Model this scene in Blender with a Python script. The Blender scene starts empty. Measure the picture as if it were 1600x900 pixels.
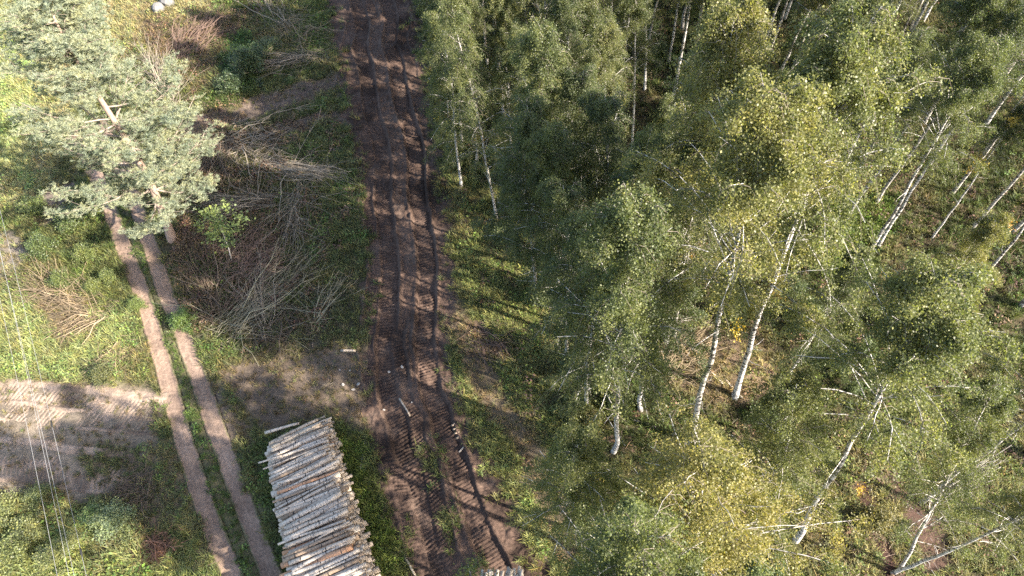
import bpy, math, random
import numpy as np
from mathutils import Vector, Matrix, Quaternion

S = bpy.context.scene
COL = S.collection
random.seed(7)
RNG = np.random.default_rng(11)

# ------------------------------------------------------------------ camera
F, CAM_H, NADIR = 1081.0, 30.0, (860.0, 1110.0)      # focal length in px of a 1600 px wide frame
_n = np.array([(NADIR[0] - 800) / F, -(NADIR[1] - 450) / F, 1.0]); _n /= np.linalg.norm(_n)
_up = -_n
_f = np.array([0, 0, 1.0]); _y = _f - np.dot(_f, _up) * _up; _y /= np.linalg.norm(_y)
_x = np.cross(_y, _up)
if _x[0] < 0: _x = -_x
W = np.array([_x, _y, _up])                          # camera (right, up, forward) -> world
cam = bpy.data.objects.new('camera', bpy.data.cameras.new('camera'))
COL.objects.link(cam)
R3 = Matrix(((W[0][0], W[0][1], -W[0][2]), (W[1][0], W[1][1], -W[1][2]), (W[2][0], W[2][1], -W[2][2])))
cam.matrix_world = Matrix.Translation((0, 0, CAM_H)) @ R3.to_4x4()
cam.data.sensor_width = 36.0
cam.data.lens = F / 1600 * 36.0
cam.data.clip_end = 2000
S.camera = cam

def g(px, py, z=0.0):                                # photograph position -> place in the world at height z
    r = W @ np.array([(px - 800) / F, (450 - py) / F, 1.0])
    t = (z - CAM_H) / r[2]
    return np.array([r[0] * t, r[1] * t, z])

def proj(P):
    P = np.asarray(P, float); c = (P - [0, 0, CAM_H]) @ W
    return np.stack([800 + F * c[..., 0] / c[..., 2], 450 - F * c[..., 1] / c[..., 2]], -1)

# ------------------------------------------------------------------ light
SUN_EL, SUN_AZ, SUN_POWER, SKY_POWER = 33.0, -27.0, 5.0, 0.125
EXPOSURE = 2.0
wd = bpy.data.worlds.new('World'); S.world = wd; wd.use_nodes = True
nt = wd.node_tree
sky = nt.nodes.new('ShaderNodeTexSky'); sky.sky_type = 'NISHITA'; sky.sun_disc = False
sky.sun_elevation = math.radians(SUN_EL)
sky.sun_rotation = math.radians(90 - SUN_AZ)
sky.air_density = 1.0; sky.dust_density = 2.0
nt.links.new(sky.outputs[0], nt.nodes['Background'].inputs[0])
nt.nodes['Background'].inputs[1].default_value = SKY_POWER
sl = bpy.data.lights.new('sun', 'SUN'); sl.energy = SUN_POWER; sl.angle = math.radians(0.53); sl.color = (1.0, 0.93, 0.82)
so = bpy.data.objects.new('sun', sl); COL.objects.link(so)
_a, _e = math.radians(SUN_AZ), math.radians(SUN_EL)
SUND = Vector((math.cos(_e) * math.cos(_a), math.cos(_e) * math.sin(_a), math.sin(_e)))
so.rotation_euler = SUND.to_track_quat('Z', 'Y').to_euler()
so.location = (40, -20, 60)
S.view_settings.view_transform = 'Standard'; S.view_settings.look = 'None'
S.view_settings.gamma = 1.0; S.view_settings.exposure = EXPOSURE
S.view_settings.use_curve_mapping = False
S.cycles.use_denoising = False
S.cycles.max_bounces = 6; S.cycles.diffuse_bounces = 3; S.cycles.transmission_bounces = 4; S.cycles.transparent_max_bounces = 4
S.cycles.caustics_reflective = False; S.cycles.caustics_refractive = False

# ------------------------------------------------------------------ helpers
def mk_mesh(name, V, Fs, mats=(), smooth=False, mat_idx=None, col=None):
    """V (n,3); Fs: list of int arrays (m,k)."""
    if not isinstance(Fs, (list, tuple)): Fs = [Fs]
    Fs = [np.asarray(f, np.int32) for f in Fs if len(f)]
    me = bpy.data.meshes.new(name)
    V = np.ascontiguousarray(V, np.float32)
    me.vertices.add(len(V)); me.vertices.foreach_set('co', V.ravel())
    nl = sum(f.size for f in Fs); npoly = sum(len(f) for f in Fs)
    me.loops.add(nl); me.loops.foreach_set('vertex_index', np.concatenate([f.ravel() for f in Fs]))
    me.polygons.add(npoly)
    tot = np.concatenate([np.full(len(f), f.shape[1], np.int32) for f in Fs])
    start = np.zeros(npoly, np.int32); start[1:] = np.cumsum(tot)[:-1]
    me.polygons.foreach_set('loop_start', start)
    me.polygons.foreach_set('use_smooth', np.full(npoly, smooth))
    for m in mats: me.materials.append(m)
    if mat_idx is not None:
        me.polygons.foreach_set('material_index', np.concatenate([np.full(len(f), i, np.int32) for f, i in zip(Fs, mat_idx)]))
    me.update(calc_edges=True)
    if col is not None:
        at = me.attributes.new('tint', 'FLOAT_COLOR', 'POINT')
        c4 = np.ones((len(V), 4), np.float32); c4[:, :3] = col
        at.data.foreach_set('color', c4.ravel())
    return me

def link(name, data, parent=None, loc=None, mtx=None, **props):
    o = bpy.data.objects.new(name, data); COL.objects.link(o)
    if parent is not None: o.parent = parent
    if mtx is not None: o.matrix_world = mtx
    if loc is not None: o.location = loc
    for k, v in props.items(): o[k] = v
    return o

def thing(name, label, cat, mtx=None, loc=None, group=None):
    o = link(name, None, None, loc, mtx, label=label, category=cat)
    o.empty_display_size = 0.3
    if group: o['group'] = group
    return o

def tubes(P, R, k=5, cap=False):
    """many tubes of m points each: P (N,m,3), R (N,m) -> verts, quads"""
    P = np.asarray(P, float); R = np.asarray(R, float); N, m, _ = P.shape
    T = np.empty_like(P); T[:, 1:-1] = P[:, 2:] - P[:, :-2]; T[:, 0] = P[:, 1] - P[:, 0]; T[:, -1] = P[:, -1] - P[:, -2]
    T /= np.linalg.norm(T, axis=2, keepdims=True) + 1e-9
    ref = np.where(np.abs(T[:, :1, 2:3]) > 0.8, np.array([1.0, 0, 0]), np.array([0, 0, 1.0]))
    A = np.cross(T, np.broadcast_to(ref, T.shape)); A /= np.linalg.norm(A, axis=2, keepdims=True) + 1e-9
    B = np.cross(T, A)
    th = np.arange(k) / k * 2 * np.pi
    V = P[:, :, None] + R[:, :, None, None] * (A[:, :, None] * np.cos(th)[None, None, :, None] + B[:, :, None] * np.sin(th)[None, None, :, None])
    idx = np.arange(N * m * k).reshape(N, m, k)
    a = idx[:, :-1]; b = idx[:, 1:]
    Q = np.stack([a, np.roll(a, -1, 2), np.roll(b, -1, 2), b], -1).reshape(-1, 4)
    caps = idx[:, -1].reshape(-1, k)
    return V.reshape(-1, 3), Q, caps, idx[:, 0][:, ::-1].reshape(-1, k)

def join(parts):
    Vs, Fs, off = [], [], 0
    for V, Q in parts:
        Vs.append(V); Fs.append(Q + off); off += len(V)
    return np.concatenate(Vs), np.concatenate(Fs)

_lat = {}
def vn(x, y, sc, seed=0):
    """value noise 0..1 with feature size sc"""
    if seed not in _lat: _lat[seed] = np.random.default_rng(seed + 100).random((257, 257))
    L = _lat[seed]; u = np.asarray(x) / sc + 1000.3; v = np.asarray(y) / sc + 1000.7
    i = np.floor(u).astype(int); j = np.floor(v).astype(int); fu = u - i; fv = v - j
    fu = fu * fu * (3 - 2 * fu); fv = fv * fv * (3 - 2 * fv); i %= 256; j %= 256
    return (L[i, j] * (1 - fu) + L[i + 1, j] * fu) * (1 - fv) + (L[i, j + 1] * (1 - fu) + L[i + 1, j + 1] * fu) * fv
def fbm(x, y, sc, seed=0, o=3):
    s, a, t = 0, 1.0, 0
    for k in range(o):
        s = s + a * vn(x, y, sc / 2 ** k, seed + k); t += a; a *= 0.55
    return s / t
def sst(a, b, x):
    t = np.clip((x - a) / (b - a), 0, 1); return t * t * (3 - 2 * t)

# ------------------------------------------------------------------ materials
def new_mat(name):
    m = bpy.data.materials.new(name); m.use_nodes = True
    n = m.node_tree.nodes; n.clear()
    return m, n, m.node_tree.links
def N(n, t, **kw):
    x = n.new('ShaderNode' + t)
    for k, v in kw.items(): setattr(x, k, v)
    return x
def mixc(n, l, fac, a, b, blend='MIX'):
    x = N(n, 'Mix', data_type='RGBA', blend_type=blend)
    for s, v in ((0, fac), (6, a), (7, b)):
        if hasattr(v, 'node'): l.new(v, x.inputs[s])
        else: x.inputs[s].default_value = (*v, 1) if isinstance(v, tuple) and len(v) == 3 else v
    return x.outputs[2]
def ramp(n, l, fac, stops):
    r = N(n, 'ValToRGB'); e = r.color_ramp.elements
    while len(e) > len(stops): e.remove(e[-1])
    while len(e) < len(stops): e.new(0.5)
    for el, (p, c) in zip(e, stops):
        el.position = p; el.color = (*c, 1) if isinstance(c, tuple) else (c, c, c, 1)
    l.new(fac, r.inputs[0]); return r.outputs[0]
def noise(n, l, scale, detail=4, vec=None, rough=0.6):
    x = N(n, 'TexNoise'); x.inputs['Scale'].default_value = scale; x.inputs['Detail'].default_value = detail
    x.inputs['Roughness'].default_value = rough
    if vec is not None: l.new(vec, x.inputs['Vector'])
    return x
def mapped(n, l, src, scale):
    t = N(n, 'TexCoord'); mp = N(n, 'Mapping'); mp.inputs['Scale'].default_value = scale
    l.new(t.outputs[src], mp.inputs[0]); return mp.outputs[0]
def finish(n, l, color, rough=0.8, bump=None, bstr=0.5, bdist=0.02, spec=0.3):
    p = N(n, 'BsdfPrincipled'); o = N(n, 'OutputMaterial')
    if hasattr(color, 'node'): l.new(color, p.inputs['Base Color'])
    else: p.inputs['Base Color'].default_value = (*color, 1)
    p.inputs['Roughness'].default_value = rough; p.inputs['Specular IOR Level'].default_value = spec
    if bump is not None:
        b = N(n, 'Bump'); b.inputs['Strength'].default_value = bstr; b.inputs['Distance'].default_value = bdist
        l.new(bump, b.inputs['Height']); l.new(b.outputs[0], p.inputs['Normal'])
    l.new(p.outputs[0], o.inputs[0]); return p

def soil_mat(name, sc=6.0, bdist=0.04):
    m, n, l = new_mat(name)
    at = N(n, 'Attribute'); at.attribute_name = 'tint'
    v = mapped(n, l, 'Object', (1, 1, 1))
    n1 = noise(n, l, sc, 6, v, 0.7); n2 = noise(n, l, sc * 6, 4, v, 0.7)
    k = ramp(n, l, n1.outputs[0], [(0.25, 0.55), (0.5, 0.98), (0.75, 1.45)])
    c = mixc(n, l, 1.0, at.outputs['Color'], k, 'MULTIPLY')
    k2 = ramp(n, l, n2.outputs[0], [(0.3, 0.6), (0.52, 1.0), (0.72, 1.5)])
    c = mixc(n, l, 1.0, c, k2, 'MULTIPLY')
    ad = N(n, 'Math', operation='ADD'); l.new(n1.outputs[0], ad.inputs[0]); l.new(n2.outputs[0], ad.inputs[1])
    finish(n, l, c, 0.95, ad.outputs[0], 0.8, bdist, 0.15); return m

def leaf_mat(name, attr='OBJECT', trans=0.35, rough=0.45, spec=0.4, vary=0.5):
    """leaf colour comes from the object's colour (or the instance's tint), varied leaf by leaf"""
    m, n, l = new_mat(name)
    if attr == 'OBJECT':
        oi = N(n, 'ObjectInfo'); base = oi.outputs['Color']
    else:
        at = N(n, 'Attribute'); at.attribute_type = attr; at.attribute_name = 'tint'; base = at.outputs['Color']
    ge = N(n, 'NewGeometry')
    k = ramp(n, l, ge.outputs['Random Per Island'], [(0.0, (1 - vary, 1 - vary, 1 - vary)), (0.5, (1.0, 1.0, 1.0)), (0.93, (1 + vary, 1 + vary * 0.8, 1.0)), (1.0, (1.5, 1.3, 1.0))])
    c = mixc(n, l, 1.0, base, k, 'MULTIPLY')
    pn = noise(n, l, 1.3, 2, mapped(n, l, 'Object', (1, 1, 1)), 0.6)
    c = mixc(n, l, 1.0, c, ramp(n, l, pn.outputs[0], [(0.3, (0.72, 0.80, 0.85)), (0.5, (1.0, 1.0, 1.0)), (0.7, (1.28, 1.18, 1.0))]), 'MULTIPLY')
    p = N(n, 'BsdfPrincipled'); l.new(c, p.inputs['Base Color'])
    p.inputs['Roughness'].default_value = rough; p.inputs['Specular IOR Level'].default_value = spec
    t = N(n, 'BsdfTranslucent'); tc = mixc(n, l, 1.0, c, (1.15, 1.25, 0.6), 'MULTIPLY'); l.new(tc, t.inputs[0])
    mx = N(n, 'MixShader'); mx.inputs[0].default_value = trans
    l.new(p.outputs[0], mx.inputs[1]); l.new(t.outputs[0], mx.inputs[2])
    o = N(n, 'OutputMaterial'); l.new(mx.outputs[0], o.inputs[0]); return m

def birch_bark(name, white=(0.60, 0.57, 0.53), along='z', dark_amt=0.5):
    m, n, l = new_mat(name)
    big = mapped(n, l, 'Object', (2.2, 2.2, 7.0) if along == 'z' else (7.0, 2.2, 2.2))
    fine = mapped(n, l, 'Object', (9, 9, 60) if along == 'z' else (60, 9, 9))
    a = noise(n, l, 1.6, 5, big, 0.65); b = noise(n, l, 1.0, 3, fine, 0.6)
    oi = N(n, 'ObjectInfo')
    base = mixc(n, l, 1.0, oi.outputs['Color'], white, 'MULTIPLY')
    warm = mixc(n, l, ramp(n, l, b.outputs[0], [(0.35, 0.0), (0.7, 0.45)]), base, (0.30, 0.22, 0.16))
    d1 = ramp(n, l, a.outputs[0], [(dark_amt + 0.06, 0.0), (dark_amt + 0.13, 1.0)])
    d2 = ramp(n, l, b.outputs[0], [(0.60, 0.0), (0.70, 0.8)])
    mx = N(n, 'Math', operation='MAXIMUM'); l.new(d1, mx.inputs[0]); l.new(d2, mx.inputs[1])
    c = mixc(n, l, mx.outputs[0], warm, (0.035, 0.03, 0.027))
    finish(n, l, c, 0.7, a.outputs[0], 0.5, 0.02, 0.3); return m

def plain_bark(name, c1, c2, sc=(8, 8, 3), mul=False):
    m, n, l = new_mat(name)
    a = noise(n, l, 2.0, 5, mapped(n, l, 'Object', sc), 0.7)
    c = ramp(n, l, a.outputs[0], [(0.3, c1), (0.7, c2)])
    if mul:
        oi = N(n, 'ObjectInfo'); c = mixc(n, l, 1.0, c, oi.outputs['Color'], 'MULTIPLY')
    finish(n, l, c, 0.85, a.outputs[0], 0.6, 0.02, 0.2); return m

M = {}
M['ground'] = soil_mat('ground_soil', 5.0)
M['mud'] = soil_mat('trail_mud', 9.0, 0.03)
M['sand'] = soil_mat('track_sand', 8.0, 0.02)
M['leaf'] = leaf_mat('birch_leaf', trans=0.50, vary=0.4)
M['shrub_leaf'] = leaf_mat('shrub_leaf', trans=0.32)
M['needle'] = leaf_mat('pine_needle', trans=0.3, rough=0.5, spec=0.4, vary=0.35)
M['blade'] = leaf_mat('grass_blade', 'INSTANCER', 0.3, 0.6, 0.25, 0.55)
M['litter'] = leaf_mat('dead_twig', 'INSTANCER', 0.0, 0.8, 0.2, 0.55)
M['bark'] = birch_bark('birch_bark', dark_amt=.44)
M['log_bark'] = birch_bark('log_bark', (0.56, 0.475, 0.385), 'x', 0.50)
M['twig'] = plain_bark('twig_bark', (0.10, 0.08, 0.06), (0.24, 0.20, 0.16))
M['dead'] = plain_bark('dead_branch', (0.24, 0.21, 0.18), (0.42, 0.38, 0.34))
M['pine_bark'] = plain_bark('pine_bark', (0.20, 0.13, 0.09), (0.42, 0.31, 0.25))
M['brush'] = plain_bark('brush_wood', (0.6, 0.55, 0.5), (1.3, 1.25, 1.2), (3, 3, 3), True)
M['pine_limb'] = plain_bark('pine_limb', (0.16, 0.12, 0.09), (0.34, 0.28, 0.23))
M['rock'] = plain_bark('grey_stone', (0.12, 0.115, 0.105), (0.22, 0.21, 0.195), (3, 3, 3))
M['wire'] = plain_bark('cable_metal', (0.26, 0.255, 0.25), (0.36, 0.355, 0.35))
M['black'] = plain_bark('black_plastic', (0.02, 0.02, 0.02), (0.03, 0.03, 0.03))
def _cut():
    m, n, l = new_mat('cut_wood')
    a = noise(n, l, 14.0, 4, mapped(n, l, 'Object', (1, 1, 1)))
    oi = N(n, 'ObjectInfo')
    c = ramp(n, l, a.outputs[0], [(0.3, (0.15, 0.115, 0.085)), (0.7, (0.28, 0.235, 0.185))])
    finish(n, l, mixc(n, l, 1.0, c, oi.outputs['Color'], 'MULTIPLY'), 0.85); return m
M['cut'] = _cut()

# ------------------------------------------------------------------ ground zones (photograph outlines laid on the ground)
def poly_sd(px, py, poly):
    """signed distance to a polygon, positive inside"""
    p = np.asarray(poly, float); d = np.full(px.shape, 1e9); ins = np.zeros(px.shape, bool)
    for (ax, ay), (bx, by) in zip(p, np.roll(p, -1, 0)):
        vx, vy = bx - ax, by - ay
        t = np.clip(((px - ax) * vx + (py - ay) * vy) / (vx * vx + vy * vy + 1e-9), 0, 1)
        d = np.minimum(d, np.hypot(px - ax - t * vx, py - ay - t * vy))
        c = ((ay > py) != (by > py)) & (px < (bx - ax) * (py - ay) / (by - ay + 1e-12) + ax); ins ^= c
    return np.where(ins, d, -d)
def line_d(px, py, pts):
    d = np.full(px.shape, 1e9)
    for (ax, ay), (bx, by) in zip(pts[:-1], pts[1:]):
        vx, vy = bx - ax, by - ay
        t = np.clip(((px - ax) * vx + (py - ay) * vy) / (vx * vx + vy * vy), 0, 1)
        d = np.minimum(d, np.hypot(px - ax - t * vx, py - ay - t * vy))
    return d

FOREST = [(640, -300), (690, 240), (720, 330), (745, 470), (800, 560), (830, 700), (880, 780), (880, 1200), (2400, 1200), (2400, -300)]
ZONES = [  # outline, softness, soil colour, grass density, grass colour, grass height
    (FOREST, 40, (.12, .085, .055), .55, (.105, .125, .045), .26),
    ([(695, 230), (760, 300), (850, 430), (880, 560), (900, 700), (885, 900), (800, 900), (740, 720), (690, 560), (690, 400)], 18, (.15, .115, .065), .85, (.225, .232, .092), .27),
    ([(-200, -200), (335, -200), (330, 70), (260, 95), (150, 90), (70, 330), (-200, 300)], 25, (.30, .24, .17), .8, (.40, .36, .20), .30),
    ([(-200, -200), (60, -200), (70, 120), (45, 290), (-200, 260)], 20, (.24, .24, .10), 1.0, (.38, .40, .19), .30),
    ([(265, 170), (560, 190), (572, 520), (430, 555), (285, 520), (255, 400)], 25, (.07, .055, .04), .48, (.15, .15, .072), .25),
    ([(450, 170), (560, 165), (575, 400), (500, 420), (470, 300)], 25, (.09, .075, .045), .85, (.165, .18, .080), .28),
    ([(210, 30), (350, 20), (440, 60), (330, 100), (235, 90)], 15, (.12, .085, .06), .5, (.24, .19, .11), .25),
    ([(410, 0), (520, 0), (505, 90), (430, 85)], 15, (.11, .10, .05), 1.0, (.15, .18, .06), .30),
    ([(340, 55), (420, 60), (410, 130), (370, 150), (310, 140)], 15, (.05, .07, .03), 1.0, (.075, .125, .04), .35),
    ([(320, 585), (480, 540), (580, 545), (590, 680), (500, 650), (410, 670), (340, 700)], 14, (.17, .125, .095), .35, (.21, .165, .10), .16),
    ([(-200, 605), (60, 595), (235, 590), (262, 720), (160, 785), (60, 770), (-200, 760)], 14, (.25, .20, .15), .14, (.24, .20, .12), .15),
    ([(130, 690), (290, 690), (310, 780), (250, 830), (150, 770)], 15, (.18, .13, .09), .5, (.14, .15, .07), .22),
    ([(-200, 775), (110, 785), (200, 820), (330, 900), (330, 1200), (-200, 1200)], 15, (.17, .15, .07), 1.0, (.26, .285, .115), .34),
    ([(150, 775), (220, 790), (215, 850), (150, 840)], 12, (.20, .2, .10), 1.0, (.23, .29, .13), .30),
    ([(60, 300), (180, 320), (190, 480), (70, 490), (40, 400)], 20, (.13, .11, .06), .9, (.14, .16, .06), .30),
    ([(-200, 430), (60, 460), (210, 500), (190, 590), (-200, 600)], 18, (.22, .20, .10), 1.0, (.31, .34, .15), .30),
    ([(-200, 340), (30, 365), (70, 395), (20, 440), (-200, 420)], 10, (.25, .205, .17), .3, (.3, .27, .16), .2),
    ([(40, 440), (140, 460), (150, 520), (90, 530)], 14, (.26, .19, .13), .4, (.30, .24, .14), .2),
    ([(228, 835), (272, 842), (265, 885), (230, 880)], 10, (.15, .085, .06), .3, (.19, .12, .08), .2),
    ([(270, 345), (360, 355), (350, 390), (280, 400)], 12, (.17, .11, .085), .3, (.27, .21, .12), .2),
    ([(245, 400), (330, 560), (420, 720), (440, 900), (470, 900), (420, 690), (330, 560)], 15, (.1, .09, .05), .95, (.11, .15, .05), .25),
    ([(510, 680), (560, 690), (640, 900), (560, 900), (530, 760)], 12, (.12, .10, .05), 1.0, (.155, .195, .05), .30),
    ([(1045, 500), (1200, 520), (1230, 600), (1120, 650), (1050, 600)], 25, (.24, .16, .11), .5, (.28, .23, .12), .22),
    ([(1270, 300), (1400, 310), (1380, 420), (1290, 440)], 20, (.10, .10, .04), 1.0, (.15, .19, .05), .28),
    ([(1300, 690), (1620, 640), (1620, 920), (1200, 920)], 30, (.15, .11, .07), .85, (.215, .21, .095), .26),
]
STRIPS = [  # centre line, half width, soil, density, grass colour, height
    ([(300, 195), (420, 162), (525, 125)], 17, (.17, .125, .10), .15, (.2, .17, .1), .15),
    ([(430, 210), (500, 180), (560, 190)], 10, (.14, .105, .085), .2, (.2, .17, .1), .15),
    ([(705, 470), (735, 560), (800, 650), (850, 760), (880, 850)], 22, (.19, .14, .095), .5, (.26, .205, .125), .18),
    ([(1340, 760), (1365, 810), (1385, 900)], 18, (.10, .055, .045), .06, (.2, .17, .1), .15),
    ([(1395, 735), (1430, 790), (1465, 870)], 17, (.12, .07, .055), .15, (.2, .17, .1), .15),
    ([(740, 520), (790, 550)], 14, (.15, .10, .07), .4, (.25, .18, .10), .2),
    ([(40, 320), (110, 290), (70, 340)], 12, (.24, .19, .16), .3, (.2, .17, .1), .2),
]
TRAIL = [(565, -60, 76), (581, 0, 72), (593, 80, 72), (607, 170, 70), (625, 260, 70), (636, 350, 72), (639, 450, 73), (637, 540, 74), (643, 620, 78), (665, 700, 84), (695, 780, 90), (738, 880, 98), (788, 980, 105)]
LANE_L = [(110, 190), (160, 300), (190, 380), (225, 470), (250, 560), (285, 680), (325, 800), (362, 900), (400, 1000)]
LANE_R = [(160, 190), (205, 300), (232, 375), (260, 460), (301, 570), (345, 690), (386, 800), (425, 900), (468, 1000)]

def zone(x, y, want_grass=True):
    P = np.stack([x, y, np.zeros_like(x)], -1); q = proj(P); px, py = q[..., 0], q[..., 1]
    px = px + (fbm(x, y, 1.6, 31) - .5) * 46; py = py + (fbm(x, y, 1.6, 37) - .5) * 40
    sh = x.shape + (3,)
    soil = np.broadcast_to(np.array([.13, .105, .065]), sh).copy()
    tint = np.broadcast_to(np.array([.155, .17, .07]), sh).copy()
    den = np.full(x.shape, .85); hgt = np.full(x.shape, .26)
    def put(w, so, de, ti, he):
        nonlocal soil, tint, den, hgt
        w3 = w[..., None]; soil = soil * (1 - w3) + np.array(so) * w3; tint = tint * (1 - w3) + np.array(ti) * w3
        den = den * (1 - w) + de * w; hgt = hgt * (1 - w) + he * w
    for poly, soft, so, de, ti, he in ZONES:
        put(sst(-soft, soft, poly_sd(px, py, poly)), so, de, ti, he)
    for pts, hw, so, de, ti, he in STRIPS:
        put(sst(hw * 1.3, hw * .6, line_d(px, py, pts)), so, de, ti, he)
    # patchiness everywhere
    n1 = fbm(x, y, 2.2, 41); n2 = fbm(x, y, 0.9, 47)
    dry = sst(.52, .72, n1)[..., None]
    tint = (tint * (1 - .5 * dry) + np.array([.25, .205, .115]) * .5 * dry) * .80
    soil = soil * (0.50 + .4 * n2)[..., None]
    den = np.clip(den * (0.45 + 1.1 * n2), 0, 1)
    return soil, tint, den, hgt, q[..., 0], q[..., 1]

def catmull(pts, n):
    p = np.asarray(pts, float); p = np.vstack([2 * p[0] - p[1], p, 2 * p[-1] - p[-2]])
    out = []
    for i in range(1, len(p) - 2):
        t = np.linspace(0, 1, n, endpoint=False)[:, None]
        a, b, c, d = p[i - 1], p[i], p[i + 1], p[i + 2]
        out.append(.5 * ((2 * b) + (c - a) * t + (2 * a - 5 * b + 4 * c - d) * t ** 2 + (3 * b - a - 3 * c + d) * t ** 3))
    out.append(p[-2][None]); return np.vstack(out)
def resample(P, step):
    d = np.r_[0, np.cumsum(np.linalg.norm(np.diff(P[:, :2], axis=0), axis=1))]
    s = np.arange(0, d[-1], step)
    return np.stack([np.interp(s, d, P[:, k]) for k in range(P.shape[1])], 1), s

# trail and track centre lines in the world
def world_line(pts, widths=None):
    q = catmull(pts, 12)
    Pw = np.array([g(a[0], a[1])[:2] for a in q])
    return Pw, q
_tw, _tq = world_line(TRAIL)
_thw = np.array([(g(a[0] + a[2], a[1])[0] - g(a[0] - a[2], a[1])[0]) / 2 for a in _tq])
TR, TR_S = resample(np.c_[_tw, _thw], 0.05)
_lw, _ = world_line(LANE_L); _rw, _ = world_line(LANE_R)
LL, _ = resample(_lw, 0.06); LR, _ = resample(_rw, 0.06)
def dist_to(x, y, line, hw=None):
    ln = line[::8]
    best = np.full(x.shape, 1e9); arg = np.zeros(x.shape, int)
    for i, p in enumerate(ln):
        d = (x - p[0]) ** 2 + (y - p[1]) ** 2
        m = d < best; best[m] = d[m]; arg[m] = i
    d = np.sqrt(best)
    return d / ln[arg, 2] if hw is None else d / hw

def hbase(x, y):
    return (fbm(x, y, 7.0, 3) - .5) * .5 + (fbm(x, y, 1.3, 9) - .5) * .14
def h_at(x, y):
    return float(hbase(np.array([x]), np.array([y]))[0])

# ------------------------------------------------------------------ ground sheet
def build_ground():
    x = np.arange(-46, 46.01, .18); y = np.arange(-6, 60.01, .18)
    X, Y = np.meshgrid(x, y)
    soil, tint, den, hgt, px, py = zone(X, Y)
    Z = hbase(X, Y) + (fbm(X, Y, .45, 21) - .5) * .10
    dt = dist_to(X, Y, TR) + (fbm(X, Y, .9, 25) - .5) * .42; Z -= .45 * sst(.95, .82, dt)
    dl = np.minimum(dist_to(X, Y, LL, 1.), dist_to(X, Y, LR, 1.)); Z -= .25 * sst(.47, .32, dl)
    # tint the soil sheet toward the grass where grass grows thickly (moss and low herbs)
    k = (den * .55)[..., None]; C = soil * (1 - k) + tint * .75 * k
    # continue the sheet to the horizon with a coarse skirt
    ny, nx = X.shape
    V = np.stack([X, Y, Z], -1).reshape(-1, 3)
    idx = np.arange(nx * ny).reshape(ny, nx)
    Q = np.stack([idx[:-1, :-1], idx[:-1, 1:], idx[1:, 1:], idx[1:, :-1]], -1).reshape(-1, 4)
    link('ground', mk_mesh('ground', V, Q, [M['ground']], True, None, C.reshape(-1, 3)), kind='structure')
    R = 900.
    ring_in = np.array([[-46, -6], [46, -6], [46, 60], [-46, 60]]); ring_out = np.array([[-R, -R], [R, -R], [R, R], [-R, R]])
    V = np.r_[np.c_[ring_in + [[.3, .3], [-.3, .3], [-.3, -.3], [.3, -.3]], np.full(4, -.35)], np.c_[ring_out, np.full(4, -.35)]]
    Q = np.array([[0, 4, 5, 1], [1, 5, 6, 2], [2, 6, 7, 3], [3, 7, 4, 0]])
    link('terrain', mk_mesh('terrain', V, Q, [M['ground']], False, None, np.tile([.09, .10, .045], (8, 1))), kind='structure')
build_ground()

def ribbon(name, mat, C, half, nu, hfun, cfun):
    """strip along the centre line C; hfun/cfun get u (-1..1), signed offset in metres, distance along, x, y"""
    T = np.gradient(C[:, :2], axis=0); T /= np.linalg.norm(T, axis=1, keepdims=True)
    k = 41; ker = np.ones(k) / k
    T = np.stack([np.convolve(np.pad(T[:, i], k // 2, 'edge'), ker, 'valid') for i in (0, 1)], 1)
    T /= np.linalg.norm(T, axis=1, keepdims=True)
    Nn = np.stack([-T[:, 1], T[:, 0]], 1)
    u = np.linspace(-1, 1, nu); off = half[:, None] * u[None]
    X = C[:, 0:1] + Nn[:, 0:1] * off; Y = C[:, 1:2] + Nn[:, 1:2] * off
    s = np.r_[0, np.cumsum(np.linalg.norm(np.diff(C[:, :2], axis=0), axis=1))][:, None] + 0 * off
    U = np.broadcast_to(u[None], off.shape)
    Z = hbase(X, Y) + hfun(U, off, s, X, Y)
    Cc = cfun(U, off, s, X, Y, Z)
    n0, n1 = X.shape; idx = np.arange(n0 * n1).reshape(n0, n1)
    Q = np.stack([idx[:-1, :-1], idx[:-1, 1:], idx[1:, 1:], idx[1:, :-1]], -1).reshape(-1, 4)
    V = np.stack([X, Y, Z], -1).reshape(-1, 3)
    me = mk_mesh(name, V, Q, [mat], True, None, Cc.reshape(-1, 3))
    return link(name, me, kind='structure')

def lugs(s, off, period, w, skew=0.0, seed=0):
    ph = (s + skew * off + .16 * (fbm(s, off, .7, 60 + seed) - .5)) / period
    t = ph - np.floor(ph)
    return sst(.0, .22, t) * sst(.72, .5, t)

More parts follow.
